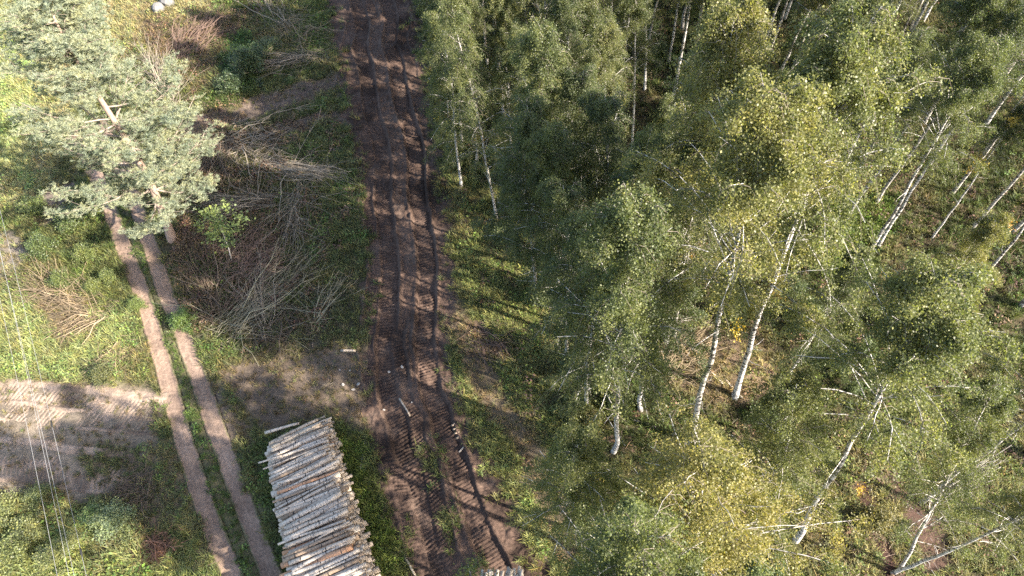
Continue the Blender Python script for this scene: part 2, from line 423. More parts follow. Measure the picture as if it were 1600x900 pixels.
LANE_OFF = 0.98
def trail_h(u, off, s, X, Y):
    wob = (fbm(s, 0 * s, 4.0, 70) - .5) * .9
    h = np.zeros_like(u)
    edge = sst(1.0, .9, np.abs(u)); h -= .16 * (1 - edge)
    cl = (fbm(X, Y, .4, 71) - .5) * .22 + (fbm(X, Y, .13, 75, 2) - .5) * .09
    inside = np.zeros_like(u)
    for c0, d0, hw, sk, sd in ((-LANE_OFF, .20, .50, .12, 1), (LANE_OFF, .18, .50, -.10, 2), (-LANE_OFF + .62, .10, .40, .25, 3), (LANE_OFF + .85, .05, .42, .2, 4), (-LANE_OFF - .72, .06, .36, -.2, 5)):
        c = c0 + wob * (1 if sd < 3 else 1.6) + (fbm(s, 0 * s, 9.0, 80 + sd) - .5) * (.5 if sd > 2 else .15)
        d = np.abs(off - c)
        m = sst(hw, hw - .14, d)
        pres = 1.0 if sd < 3 else sst(.42, .6, fbm(s, 0 * s, 6.0, 90 + sd))
        m = m * pres
        lg = lugs(s, (off - c) * np.where(sd % 2, 1, -1), .165, .5, sk, sd) * sst(hw - .06, hw - .12, d)
        fade = .5 + .6 * sst(.35, .62, fbm(X, Y, 1.0, 95 + sd))
        h = h * (1 - m) + m * (-d0 + .095 * lg * fade)
        # squeezed-up rim beside each rut, with a sharp dark groove
        h += .12 * np.exp(-((d - hw - .08) / .10) ** 2) * pres * (1 - inside) * (.2 + 1.3 * fbm(s, off, 1.2, 190 + sd))
        h -= (.11 if sd < 3 else .05) * np.exp(-((d - hw + .05) / .06) ** 2) * pres * sst(.38, .62, fbm(s, 0 * s, 2.2, 195 + sd))
        inside = np.maximum(inside, m)
    smear = sst(.5, .68, fbm(X, Y, 1.6, 198))
    return (h * (1 - .30 * smear)) + cl * (1 - .55 * inside * (1 - smear)) * edge
def trail_c(u, off, s, X, Y, Z):
    n = fbm(X, Y, 1.5, 101); n2 = fbm(X, Y, .25, 105)
    c = np.array([.094, .061, .046]) * (0.55 + .9 * n)[..., None]
    pale = sst(.55, .75, fbm(X, Y, .7, 111))[..., None] * .5
    c = c * (1 - pale) + np.array([.135, .094, .072]) * pale
    wet = sst(.55, .7, fbm(X, Y, 2.5, 117))[..., None] * .45
    c = c * (1 - wet)
    # dry stubble and grass remnants between the lanes near the camera, and along both verges
    gz = sst(.58, .72, fbm(X, Y, .8, 121)) * sst(.35, .1, np.abs(off)) * sst(12, 4, Y + 2)
    vz = .7 * sst(.80, .98, np.abs(u) + (n2 - .5) * .3)
    g3 = np.clip(gz + vz, 0, 1)[..., None]
    return c * (1 - g3) + np.array([.13, .10, .065]) * g3
ribbon('skid_trail', M['mud'], TR, TR[:, 2] * 1.16, 126, trail_h, trail_c)

def lane(name, C):
    C2 = np.c_[C, np.zeros(len(C))]
    def hf(u, off, s, X, Y):
        e = sst(1, .6, np.abs(u + (fbm(X, Y, .5, 131) - .5) * .15))
        return -.05 * e - .06 * sst(.8, 1, np.abs(u)) + .05 + (fbm(X, Y, .3, 135) - .5) * .05
    def cf(u, off, s, X, Y, Z):
        e = sst(1.0, .72, np.abs(u) + (fbm(X, Y, .6, 141) - .5) * .7)[..., None]
        k = (.55 + .9 * fbm(X, Y, 1.1, 145))[..., None]
        core = np.array([.205, .143, .106]) * k
        mid = sst(.25, .0, np.abs(u))[..., None] * .12
        return (core * (1 + mid)) * e + np.array([.11, .10, .055]) * (1 - e)
    return ribbon(name, M['sand'], C2, np.full(len(C), .43), 26, hf, cf)
lane('wheel_lane', LL); lane('wheel_lane', LR)

# pale churned sand crossed by a tracked machine, lower left
def churn():
    P = np.array([g(-150, 655)[:2], g(0, 668)[:2], g(120, 680)[:2], g(215, 690)[:2], g(262, 690)[:2]])
    C, _ = resample(catmull(np.c_[P, np.zeros(5)], 12), .05)
    def hf(u, off, s, X, Y):
        h = (fbm(X, Y, .4, 151) - .5) * .12 + .05
        ins = 0
        for c0, d0, sd in ((-1.15, .09, 1), (-.1, .10, 2), (.85, .07, 3), (-2.0, .05, 4), (1.75, .05, 5)):
            c = c0 + (fbm(s, 0 * s, 4.0, 155 + sd) - .5) * .9
            d = np.abs(off - c); m = sst(.46, .34, d)
            h = h * (1 - m) + m * (.05 - d0 + .036 * (.3 + .7 * sst(.35, .6, fbm(X, Y, 1.0, 180 + sd))) * lugs(s, off - c, .21, .5, .35 * (-1) ** sd, 7 + sd)) ; h += .028 * np.exp(-((d - .5) / .09) ** 2)
        return h - .22 * sst(.86, 1, np.abs(u)) - .25 * sst(1.0, 0, np.minimum(s, s.max() - s) / .8)
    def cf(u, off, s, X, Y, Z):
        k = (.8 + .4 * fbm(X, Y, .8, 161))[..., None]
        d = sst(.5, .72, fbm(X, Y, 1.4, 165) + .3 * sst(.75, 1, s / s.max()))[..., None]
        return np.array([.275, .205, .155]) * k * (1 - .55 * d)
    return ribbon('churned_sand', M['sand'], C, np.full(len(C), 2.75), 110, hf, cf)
churn()

# ------------------------------------------------------------------ grass and litter (uncountable)
def tuft_mesh(name, nb, L, w, spread, seed, mat, flat=0.0):
    r = np.random.default_rng(seed)
    az = r.random(nb) * 2 * np.pi; ln = L * (.5 + .8 * r.random(nb)); tilt = np.clip(r.normal(spread, .28, nb), .05, 1.5)
    base = np.c_[r.normal(0, .07, nb), r.normal(0, .07, nb), np.zeros(nb)]
    d = np.c_[np.cos(az), np.sin(az)]; s = np.c_[-np.sin(az), np.cos(az), np.zeros(nb)]
    ww = w * (.6 + .8 * r.random(nb))
    P1 = base + np.c_[d * (ln * .55 * np.sin(tilt))[:, None], ln * .55 * np.cos(tilt)]
    t2 = tilt + .5 + .4 * r.random(nb)
    P2 = P1 + np.c_[d * (ln * .45 * np.sin(t2))[:, None], ln * .45 * np.cos(t2)]
    V = np.stack([base - s * ww[:, None] / 2, base + s * ww[:, None] / 2, P1 + s * ww[:, None] / 2.4, P1 - s * ww[:, None] / 2.4, P2], 1).reshape(-1, 3)
    V[:, 2] += .02
    i = np.arange(nb)[:, None] * 5
    return mk_mesh(name, V, [i + np.array([[0, 1, 2, 3]]), i + np.array([[3, 2, 4]])], [mat])
def herb_mesh(name, nl, seed, mat):
    r = np.random.default_rng(seed)
    c = np.c_[r.normal(0, .13, nl), r.normal(0, .13, nl), r.random(nl) * .28 + .05]
    return mk_mesh(name, *leaf_quads(c, .10, .06, r, .8), [mat])
def leaf_quads(c, L, w, r, up=.5, hang=0.0):
    """rhombic leaves round the points c; up: how far their faces turn to the sky; hang: how far their tips droop"""
    n = len(c)
    nr = r.normal(0, 1, (n, 3)); nr[:, 2] = np.abs(nr[:, 2]) + up * 1.5; nr /= np.linalg.norm(nr, axis=1, keepdims=True)
    a = r.normal(0, 1, (n, 3)); a[:, 2] -= hang * 1.6; a -= (a * nr).sum(1, keepdims=True) * nr; a /= np.linalg.norm(a, axis=1, keepdims=True) + 1e-9
    b = np.cross(nr, a); s = (.5 + 1.0 * r.random(n))[:, None]
    V = np.stack([c - a * L * s * .5, c + b * w * s * .5 - a * L * s * .08, c + a * L * s * .5, c - b * w * s * .5 - a * L * s * .08], 1).reshape(-1, 3)
    return V, np.arange(n * 4).reshape(-1, 4)
def litter_mesh(name, nb, seed, mat):
    r = np.random.default_rng(seed)
    az = r.random(nb) * 6.28; ln = .15 + .5 * r.random(nb); el = r.normal(.1, .2, nb)
    c = np.c_[r.normal(0, .2, (nb, 2)), .03 + .12 * r.random(nb)]
    d = np.c_[np.cos(az) * np.cos(el), np.sin(az) * np.cos(el), np.sin(el)] * ln[:, None] / 2
    P = np.stack([c - d, c + d + r.normal(0, .03, (nb, 3))], 1)
    V, Q, _, _ = tubes(P, np.tile([.007, .004], (nb, 1)), 3)
    return mk_mesh(name, V, Q, [mat])

def scatter(name, meshes, P, rot, sc, tint, idx):
    coll = bpy.data.collections.new(name + '_kinds')
    for i, me in enumerate(meshes):
        o = bpy.data.objects.new(f'{name}_{"abcdefghijk"[i]}', me); coll.objects.link(o)
    me = bpy.data.meshes.new(name); me.vertices.add(len(P)); me.vertices.foreach_set('co', np.ascontiguousarray(P, np.float32).ravel())
    def at(nm, ty, key, arr):
        a = me.attributes.new(nm, ty, 'POINT'); a.data.foreach_set(key, np.ascontiguousarray(arr).ravel())
    at('rot', 'FLOAT_VECTOR', 'vector', rot.astype(np.float32)); at('sc', 'FLOAT_VECTOR', 'vector', sc.astype(np.float32))
    at('pick', 'INT', 'value', idx.astype(np.int32))
    at('tint', 'FLOAT_COLOR', 'color', np.c_[tint, np.ones(len(P))].astype(np.float32))
    o = link(name, me, kind='stuff')
    ng = bpy.data.node_groups.new(name, 'GeometryNodeTree')
    ng.interface.new_socket('Geometry', in_out='INPUT', socket_type='NodeSocketGeometry')
    ng.interface.new_socket('Geometry', in_out='OUTPUT', socket_type='NodeSocketGeometry')
    n, l = ng.nodes, ng.links
    gi, go = n.new('NodeGroupInput'), n.new('NodeGroupOutput')
    ci = n.new('GeometryNodeCollectionInfo'); ci.inputs[0].default_value = coll; ci.inputs[1].default_value = True; ci.inputs[2].default_value = True
    ip = n.new('GeometryNodeInstanceOnPoints')
    l.new(gi.outputs[0], ip.inputs['Points']); l.new(ci.outputs[0], ip.inputs['Instance']); ip.inputs['Pick Instance'].default_value = True
    for nm, ty, sk in (('rot', 'FLOAT_VECTOR', 'Rotation'), ('sc', 'FLOAT_VECTOR', 'Scale'), ('pick', 'INT', 'Instance Index')):
        na = n.new('GeometryNodeInputNamedAttribute'); na.data_type = ty; na.inputs[0].default_value = nm
        l.new(na.outputs[0], ip.inputs[sk])
    l.new(ip.outputs[0], go.inputs[0])
    md = o.modifiers.new('scatter', 'NODES'); md.node_group = ng
    return o

def grow(name, meshes, n, dens_fun, size, seed, tint_fun, jit=.3):
    r = np.random.default_rng(seed)
    # even cover in the area the photograph can see
    x = r.uniform(-40, 40, n); y = r.uniform(-3, 56, n)
    q = proj(np.c_[x, y, 0 * x]); keep = (q[:, 0] > -90) & (q[:, 0] < 1690) & (q[:, 1] > -70) & (q[:, 1] < 990)
    x, y = x[keep], y[keep]
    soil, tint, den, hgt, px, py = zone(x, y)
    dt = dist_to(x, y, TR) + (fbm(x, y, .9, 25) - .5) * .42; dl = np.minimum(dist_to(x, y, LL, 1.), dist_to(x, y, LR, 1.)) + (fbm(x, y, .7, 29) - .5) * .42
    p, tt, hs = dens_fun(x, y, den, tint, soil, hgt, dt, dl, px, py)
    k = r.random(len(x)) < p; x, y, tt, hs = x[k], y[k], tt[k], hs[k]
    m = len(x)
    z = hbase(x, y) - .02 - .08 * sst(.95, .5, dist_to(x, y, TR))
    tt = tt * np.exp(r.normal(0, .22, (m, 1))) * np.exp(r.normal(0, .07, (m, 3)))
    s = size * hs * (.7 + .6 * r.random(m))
    return scatter(name, meshes, np.c_[x, y, z], np.c_[r.normal(0, .12, (m, 2)), r.random(m) * 6.28], np.c_[s, s, s * (.8 + .4 * r.random(m))], tt, r.integers(0, len(meshes), m))

def d_grass(x, y, den, tint, soil, hgt, dt, dl, px, py):
    p = den * sst(.88, 1.02, dt) * sst(.36, .58, dl)
    # a few stalks left on the trail verge and in the middle near the camera
    p = np.maximum(p, .30 * sst(.6, .9, dt) * (dt < 1.02) * sst(.45, .6, fbm(x, y, .7, 201)))
    p = np.maximum(p, .7 * (dt < .22) * sst(.5, .62, fbm(x, y, .9, 203)) * sst(16, 8, y))
    mid = sst(1.0, .75, np.maximum(dist_to(x, y, LL, 1.), dist_to(x, y, LR, 1.)) / 1.55) * sst(.3, .5, dl)
    tint = tint * (1 - mid[:, None]) + np.array([.085, .118, .036]) * mid[:, None]
    return p, tint, hgt / .26 * (1 - .45 * mid)
tufts = [tuft_mesh('grass_tuft', 26, .34, .022, .55, 300 + i, M['blade']) for i in range(5)]
grow('grass', tufts, 170000, d_grass, 1.0, 5, None)
def d_herb(x, y, den, tint, soil, hgt, dt, dl, px, py):
    p = den ** 1.5 * sst(.95, 1.1, dt) * sst(.40, .6, dl) * sst(.42, .62, fbm(x, y, 1.4, 211)) * .9
    t = tint * np.array([.75, 1.0, .7])
    return p, t, hgt / .26
grow('ground_cover', [herb_mesh('herb', 30, 320 + i, M['blade']) for i in range(4)], 60000, d_herb, .85, 6, None)
def d_lit(x, y, den, tint, soil, hgt, dt, dl, px, py):
    slash = sst(-25, 25, poly_sd(px, py, [(215, 20), (520, 0), (560, 190), (572, 520), (430, 555), (285, 520), (240, 400), (300, 200)]))
    fr = sst(-30, 30, poly_sd(px, py, FOREST))
    p = np.clip(.5 * slash * (1.15 - den) + .22 * fr + .06, 0, 1) * sst(.95, 1.1, dt) * sst(.45, .6, dl)
    p *= sst(.3, .6, fbm(x, y, 1.1, 221))
    t = np.array([.17, .13, .10]) * (0.5 + fbm(x, y, .8, 223))[:, None]
    return p, t, np.ones(len(x))
grow('twig_litter', [litter_mesh('litter', 16, 340 + i, M['litter']) for i in range(4)], 45000, d_lit, 1.0, 8, None)

def d_dead(x, y, den, tint, soil, hgt, dt, dl, px, py):
    slash = sst(-20, 30, poly_sd(px, py, [(225, 30), (420, 0), (400, 60), (330, 150), (560, 200), (560, 320), (500, 420), (520, 500), (430, 545), (285, 520), (245, 400), (300, 200)]))
    p = np.clip(.95 * slash * sst(.40, .56, fbm(x, y, 1.3, 231)) + .10 * sst(-30, 30, poly_sd(px, py, FOREST)), 0, 1) * sst(1.0, 1.1, dt) * sst(.5, .7, dl)
    t = np.array([.115, .075, .052]) * (.5 + fbm(x, y, .7, 233))[:, None]
    return p, t, np.ones(len(x)) * 1.1
grow('dead_leaves', [herb_mesh('dead_leaf', 34, 360 + i, M['litter']) for i in range(3)], 50000, d_dead, .9, 9, None)

# ------------------------------------------------------------------ birches
def birch(seed, H=16.0, cs=.34, Wd=1.7, nb=44, leaves=27000, r0=.125, asym=0.0, spread=1.2, lf=.046):
    r = np.random.default_rng(seed)
    m = 14; t = np.linspace(0, 1, m)
    wob = np.cumsum(r.normal(0, .05, (m, 2)), 0); wob -= t[:, None] * wob[-1]
    TP = np.c_[wob, t * H]; TRr = r0 * .72 * (1 - t) ** .75 + .008; TRr[0] *= 1.35
    def tp(tt): return np.stack([np.interp(tt, t, TP[:, k]) for k in range(3)], -1)
    tb = cs + (1 - cs) * np.sort(r.random(nb) ** .85) * .98
    az = np.arange(nb) * 2.4 + r.normal(0, .5, nb)
    c = (tb - cs) / (1 - cs)
    prof = np.where(c < .22, .6 + .4 * c / .22, 1.0 - .78 * (c - .22) / .78)
    Lb = Wd * prof * np.exp(r.normal(0, .22, nb)) * (1 + asym * np.cos(az))
    el = np.radians(28 + 34 * c + r.normal(0, 9, nb))
    s = np.linspace(0, 1, 6)
    P0 = tp(tb)
    dirs = np.c_[np.cos(az), np.sin(az)]
    hor = Lb[:, None] * np.cos(el)[:, None] * s[None] * 1.1
    ver = Lb[:, None] * (np.sin(el)[:, None] * s[None] * 1.5 - .62 * s[None] ** 2.2 * (1 - .5 * c[:, None]))
    BP = P0[:, None] + np.stack([dirs[:, :1] * hor, dirs[:, 1:] * hor, ver], -1)
    BP[:, 1:, :2] += np.cumsum(r.normal(0, .035, (nb, 5, 2)), 1)
    BR = (np.interp(tb, t, TRr) * .27)[:, None] * (1 - .85 * s[None]) + .004
    # secondary twigs
    k2 = 9; f = r.random((nb, k2)) * .75 + .25
    ii = np.clip((f * 5).astype(int), 0, 4); fr = f * 5 - ii
    b_ = np.arange(nb)[:, None]
    SP = BP[b_, ii] * (1 - fr[..., None]) + BP[b_, ii + 1] * fr[..., None]
    SP = SP.reshape(-1, 3); ns = len(SP)
    # the leader's own twigs
    tl = cs + (1 - cs) * (.45 + .55 * r.random(60)); SP = np.r_[SP, tp(tl)]; ns = len(SP)
    az2 = np.r_[np.repeat(az, k2) + r.normal(0, .9, nb * k2), r.random(60) * 6.28]; L2 = (.35 + .55 * r.random(ns)) * spread
    L2 *= np.interp(SP[:, 2] / H, [cs, .6, 1.0], [1.05, 1.0, .55])
    s2 = np.linspace(0, 1, 5)
    h2 = L2[:, None] * s2[None] * .75; v2 = L2[:, None] * (.30 * s2[None] - 1.05 * s2[None] ** 2)
    TW = SP[:, None] + np.stack([np.cos(az2)[:, None] * h2, np.sin(az2)[:, None] * h2, v2], -1)
    TW[:, 1:] += np.cumsum(r.normal(0, .02, (ns, 4, 3)), 1)
    # leaves cluster along the twigs, thickest toward their ends
    wt = np.exp(r.normal(0, .8, ns)); wt /= wt.sum()
    pick = r.choice(ns, leaves, p=wt); q = np.sqrt(r.random(leaves)) * 4; i0 = np.clip(q.astype(int), 0, 3); fq = (q - i0)[:, None]
    LC = TW[pick, i0] * (1 - fq) + TW[pick, i0 + 1] * fq + r.normal(0, 1, (leaves, 3)) * np.array([.085, .085, .075])
    LV, LQ = leaf_quads(LC, lf, lf * .74, r, .25, .35)
    # dead pale branches on the bare stem
    nd = 11; td = r.uniform(.12, cs + .22, nd); ad = r.random(nd) * 6.28; Ld = r.uniform(.4, 1.5, nd); ed = r.normal(.25, .3, nd)
    sd = np.linspace(0, 1, 5)
    DP = tp(td)[:, None] + np.stack([np.cos(ad)[:, None] * Ld[:, None] * sd, np.sin(ad)[:, None] * Ld[:, None] * sd, (Ld * np.sin(ed))[:, None] * sd - .12 * sd[None] ** 2], -1)
    DP[:, 1:] += np.cumsum(r.normal(0, .04, (nd, 4, 3)), 1)
    DR = .017 * (1 - .75 * sd[None]) * np.ones((nd, 1))
    TV, TQ, tc, _ = tubes(TP[None], TRr[None], 9)
    trunk = mk_mesh('birch_trunk', TV, [TQ, tc], [M['bark']], True)
    bv, bq = tubes(BP, BR, 4)[:2]
    bare = [mk_mesh('bare_branch', *tubes(DP[i:i + 1], DR[i:i + 1], 4)[:2], [M['bark']], True) for i in range(nd)]
    branches = mk_mesh('birch_branches', bv, bq, [M['bark']], True)
    wv, wq = tubes(TW[:, ::2], np.tile([.007, .005, .003], (ns, 1)), 3)[:2]
    V = np.r_[wv, LV]
    crown = mk_mesh('birch_crown', V, [wq, LQ + len(wv)], [M['twig'], M['leaf']], False, [0, 1])
    return dict(trunk=trunk, branches=branches, crown=crown, H=H, bare=bare)

VAR = [birch(1, 16, .52, 1.95, 50, 60000), birch(2, 16, .52, 2.2, 54, 68000), birch(3, 16, .56, 1.9, 46, 54000, .14),
       birch(4, 14, .24, 2.3, 56, 78000, .12), birch(5, 17, .62, 1.9, 46, 48000, .14, .3), birch(6, 15, .36, 2.1, 52, 70000, .115, .25),
       birch(7, 16, .28, 2.0, 50, 60000, .11), birch(8, 14, .30, 2.6, 74, 100000, .15, 0, 1.3, .042), birch(9, 16, .63, 2.5, 54, 80000, .14, .15)]
G_, D_, L_, Y_, YY = (.138, .158, .068), (.108, .130, .062), (.170, .184, .080), (.202, .200, .080), (.240, .222, .084)

def orient(base, apex, H, spin):
    v = Vector(apex) - Vector(base)
    q = Vector((0, 0, 1)).rotation_difference(v) @ Quaternion((0, 0, 1), spin)
    s = v.length / H
    return Matrix.Translation(base) @ q.to_matrix().to_4x4() @ Matrix.Diagonal((s, s, s, 1))
TREES = []
def plant(base, apex, var, col, label, spin, name='birch_tree', group=None, bark=(1, 1, 1), fat=1.0, spray=None):
    v = VAR[var]
    mtx = orient(base, apex, v['H'], spin)
    if fat != 1.0: mtx = mtx @ Matrix.Diagonal((fat, fat, 1, 1))
    t = thing(name, label, 'tree', mtx, None, group)
    for pn in ('trunk', 'branches', 'crown'):
        o = bpy.data.objects.new(pn, v[pn]); COL.objects.link(o); o.parent = t
        o.color = (*col, 1) if pn == 'crown' else (*bark, 1)
        if pn == 'branches': o['kind'] = 'stuff'
    for me in v['bare'] if group is None else ():
        o = bpy.data.objects.new('bare_branch', me); COL.objects.link(o); o.parent = t; o.color = (*bark, 1)
    TREES.append((np.array(base), np.array(apex)))
    return t

def fit(bp, ap, hmin=9, hmax=19.5):
    b = g(*bp); b[2] = h_at(b[0], b[1])
    hs = np.arange(hmin, hmax, .25)
    h = min(hs, key=lambda h: np.hypot(*(g(ap[0], ap[1], h) - b)[:2]) + .02 * abs(h - 15))
    a = g(ap[0], ap[1], h); d = a[:2] - b[:2]; k = np.hypot(*d)
    if k > .30 * h: a[:2] = b[:2] + d / k * .30 * h
    return b, a

MAIN = [  # base, apex, kind, leaf colour, label, short name
    ((776, 340), (698, -15), 6, G_, 'thin leaning birch standing at the very edge of the muddy trail, its whole stem visible', 'the thin leaning edge birch'),
    ((858, 428), (850, 50), 5, G_, 'birch with dark patched stem just behind the first row at the trail edge', 'the dark patched stem'),
    ((960, 208), (992, -70), 0, G_, 'far birch in the top row with a short length of white stem showing', 'the far white stem'),
    ((908, 426), (912, 110), 2, D_, 'birch with a short bright white stem stub showing between dark green crowns', 'the bright stem stub'),
    ((962, 705), (1000, 320), 5, G_, 'birch with many bare white side branches beside the grassy strip', 'the many-branched birch'),
    ((1042, 536), (1150, 12), 1, Y_, 'tall pale yellow-green birch, the taller of the twin stems rising from one spot', 'the tall twin birch'),
    ((1054, 530), (1112, 190), 5, G_, 'darker barked twin stem growing right against the tallest pale birch', 'the dark twin stem'),
    ((1076, 690), (1207, 150), 8, Y_, 'tall birch with a forked white upper stem in the middle of the stand', 'the forked middle birch'),
    ((1148, 622), (1345, 45), 8, L_, 'thick white-stemmed birch leaning away over the middle clearing', 'the thick clearing birch'),
    ((1277, 408), (1440, 55), 4, G_, 'slim grey birch rising from the sunlit grass gap in the stand', 'the slim grass-gap birch'),
    ((1328, 450), (1545, 70), 8, G_, 'long bare-stemmed birch with a dark forked upper half beside the grass gap', 'the long bare stem'),
    ((1456, 374), (1600, 165), 4, D_, 'slim far birch with a few orange leaves beside its stem', 'the slim far birch'),
    ((1530, 442), (1745, 160), 8, L_, 'stout pale birch at the right-hand margin with splintered side limbs', 'the stout margin birch'),
    ((1440, 783), (1740, 555), 8, L_, 'thick dark-barked birch leaning far over, grey splintered boughs caught on it', 'the splintered leaning birch'),
    ((1396, 897), (1690, 765), 4, L_, 'curved leaning birch stem with dark rings, lowest of the fork by the bare soil', 'the lowest forked stem'),
    ((1404, 893), (1562, 590), 6, G_, 'steeper slender stem of the fork by the bare soil, ending in bare limbs', 'the slender forked stem'),
    ((1240, 845), (1475, 440), 8, L_, 'white birch leaning over a soil rut with a wide sunny crown', 'the rut-side birch'),
    ((1075, 945), (1100, 725), 7, YY, 'broad birch turning golden yellow, seen almost from straight above', 'the golden birch'),
    ((985, 1030), (998, 830), 7, G_, 'dull green birch nearest the trail, beside the golden crown', 'the dull green near birch'),
    ((1185, 850), (1245, 600), 3, L_, 'rounded light green birch crown touching the golden one on its sunny side', 'the rounded light birch'),
    ((1226, 594), (1345, 395), 5, D_, 'dark bushy birch behind the leaning white stem in the middle', 'the dark bushy birch'),
    ((1395, 600), (1555, 345), 3, Y_, 'bright sunny yellow-green birch crown filling the gap before the stout margin birch', 'the sunny yellow-green birch'),
    ((1020, 420), (1055, 160), 3, G_, 'dense olive birch tucked left of the tallest pale birch', 'the dense olive birch'),
    ((915, 640), (922, 350), 3, D_, 'dark green birch in shade beside the grassy strip', 'the shaded strip birch'),
    ((1393, 95), (1440, -60), 2, G_, 'far birch with a bare forked white top in the back row', 'the bare-topped far birch'),
    ((800, 250), (790, -10), 5, L_, 'light green bushy birch in the front row beside the far end of the trail', 'the bushy front-row birch'),
    ((700, 180), (684, -60), 3, G_, 'low leafy birch overhanging the far bend of the muddy trail', 'the overhanging birch'),
    ((745, 255), (733, -20), 1, G_, 'drooping green birch hanging over the trail behind the thin leaning one', 'the drooping edge birch'),
    ((835, 345), (828, 60), 3, L_, 'leafy birch with silvery drooping twigs in the second row from the trail', 'the silvery drooping birch'),
    ((885, 560), (880, 290), 3, D_, 'tall dark birch with low hanging boughs over the grassy strip', 'the low-boughed birch'),
    ((1080, 250), (1180, 20), 1, D_, 'deep green birch behind the tallest pale birch', 'the deep green birch'),
    ((694, 100), (668, -130), 3, L_, 'bushy birch pressed against the far bend of the trail, first of the row', 'the first bushy birch'),
    ((722, 235), (704, -50), 3, D_, 'dark leafy birch on the right verge of the trail in the shade of its neighbours', 'the dark verge birch'),
    ((790, 60), (788, -150), 0, G_, 'tall birch behind the front row at the far end of the trail', 'the tall far birch'),
    ((815, 300), (805, 40), 1, G_, 'full-crowned birch between the bushy front-row birch and the dark patched stem', 'the full-crowned birch'),
    ((880, 300), (885, -10), 3, D_, 'dark dense birch filling the shade behind the second row from the trail', 'the dense shade birch'),
    ((838, 470), (824, 165), 3, D_, 'dark green birch whose low boughs hang over the upper end of the grassy strip', 'the strip-head birch'),
    ((878, 505), (868, 205), 5, G_, 'bushy birch standing between the grassy strip and the bright stem stub', 'the bushy strip birch'),
    ((940, 475), (945, 150), 3, D_, 'dense dark birch below the fresh green crown in the middle of the stand', 'the dense dark birch'),
    ((992, 565), (1010, 235), 5, G_, 'full grey-green birch left of the twin stems', 'the full grey-green birch'),
    ((1000, 640), (1022, 345), 3, D_, 'shady low birch between the many-branched birch and the forked middle birch', 'the shady low birch'),
    ((930, 330), (945, 40), 1, L_, 'fresh green birch filling the stand above the bright stem stub', 'the fresh green birch'),
]
MB = []
MB_FOOT = [(m[0], m[5]) for m in MAIN]
for i, (bp, ap, v, col, lab, short) in enumerate(MAIN):
    b, a = fit(bp, ap); MB.append((proj(a * .75 + b * .25), short))
    print(short, round(a[2], 1), np.round(a[:2] - b[:2], 1))
    plant(b, a, v, col, lab, i * 2.1 + .4, fat=1.28 if col is YY else .78 if v == 7 else 1.0, bark=(1, 1, 1) if i % 3 else (.85, .83, .82))

# the rest of the stand
OPEN = [(1060, 535, 1200, 650), (1285, 300, 1400, 430), (1320, 700, 1600, 900), (1235, 560, 1300, 640), (700, 340, 800, 900), (1390, 170, 1470, 250), (1580, 120, 1600, 330)]
rr = random.Random(5)
STEMS = np.concatenate([proj(np.array([b + (a - b) * k for k in (.06, .16, .26, .36)])) for i, (b, a) in enumerate(TREES) if i in (0, 4, 5, 7, 8, 9, 10, 12, 13, 14, 15, 16)])
GAPS = np.array([g(*p)[:2] for p in ((535, 110), (565, 95), (600, 175), (575, 190), (625, 265), (600, 290), (645, 410), (605, 400), (650, 640), (610, 600), (690, 760), (780, 420), (830, 560), (760, 620))])
def shades_gap(b, a):
    for k in (.55, .7, .85, 1):
        p = b + (a - b) * k; q = p[:2] - np.array(SUND[:2]) * p[2] / SUND[2]
        if (np.hypot(*(GAPS - q).T) < 1.25).any(): return True
    return False
def blocked(b, a):
    pts = np.array([b + (a - b) * k for k in (.4, .55, .7, .85, 1)]); q = proj(pts)
    if rr.random() < .9 and (np.hypot(q[:, None, 0] - STEMS[None, :, 0], q[:, None, 1] - STEMS[None, :, 1]) < 58).any(): return True
    for x0, y0, x1, y1 in OPEN:
        if ((q[:, 0] > x0 - 50) & (q[:, 0] < x1 + 50) & (q[:, 1] > y0 - 25) & (q[:, 1] < y1 + 50)).any(): return True
    return False
n_fill = 0
for it in range(6000):
    px, py = [(rr.uniform(640, 1760), rr.uniform(-110, 900)), (rr.uniform(650, 1250), rr.uniform(-110, 330)), (rr.uniform(1250, 1740), rr.uniform(-90, 400))][it % 3]
    if poly_sd(np.array([px]), np.array([py]), FOREST)[0] < 12: continue
    b = g(px, py); b[2] = h_at(b[0], b[1])
    if px > 1230 and py > 540: continue
    if min(np.hypot(*(t[0] - b)[:2]) for t in TREES) < 1.8: continue
    h = rr.uniform(11, 16.5); a = b + np.array([rr.gauss(-.3, .6), rr.gauss(.1, .6), h])
    if shades_gap(b, a) and rr.random() < .92: continue
    if px > 1250 and py < 430 and it % 3: pass
    elif blocked(b, a): continue
    if b[1] < 6 and proj(a)[1] > 950: continue
    col = rr.choice([G_, G_, D_, D_, L_, L_, Y_])
    qa = proj(a * .75 + b * .25); nm = min(MB, key=lambda t: np.hypot(*(t[0] - qa))); dv = qa - nm[0]
    where = ('to the right of' if dv[0] > 0 else 'to the left of') if abs(dv[0]) > abs(dv[1]) else ('in front of' if dv[1] > 0 else 'just behind')
    lab = f"{ {G_: 'green', D_: 'dark green', L_: 'light green', Y_: 'yellow-green'}[col] } birch crown in the crowded stand {where} {nm[1]}"
    plant(b, a, rr.choice([0, 0, 1, 1, 2, 3, 5]) if px < 1150 else rr.choice([0, 1, 2, 4, 4, 8, 2]), col, lab, rr.uniform(0, 6.28), group='birches crowded in the stand right of the trail', bark=rr.choice([(1, 1, 1), (.8, .78, .76)]))
    n_fill += 1
    if n_fill >= 150: break
print('fill', n_fill)
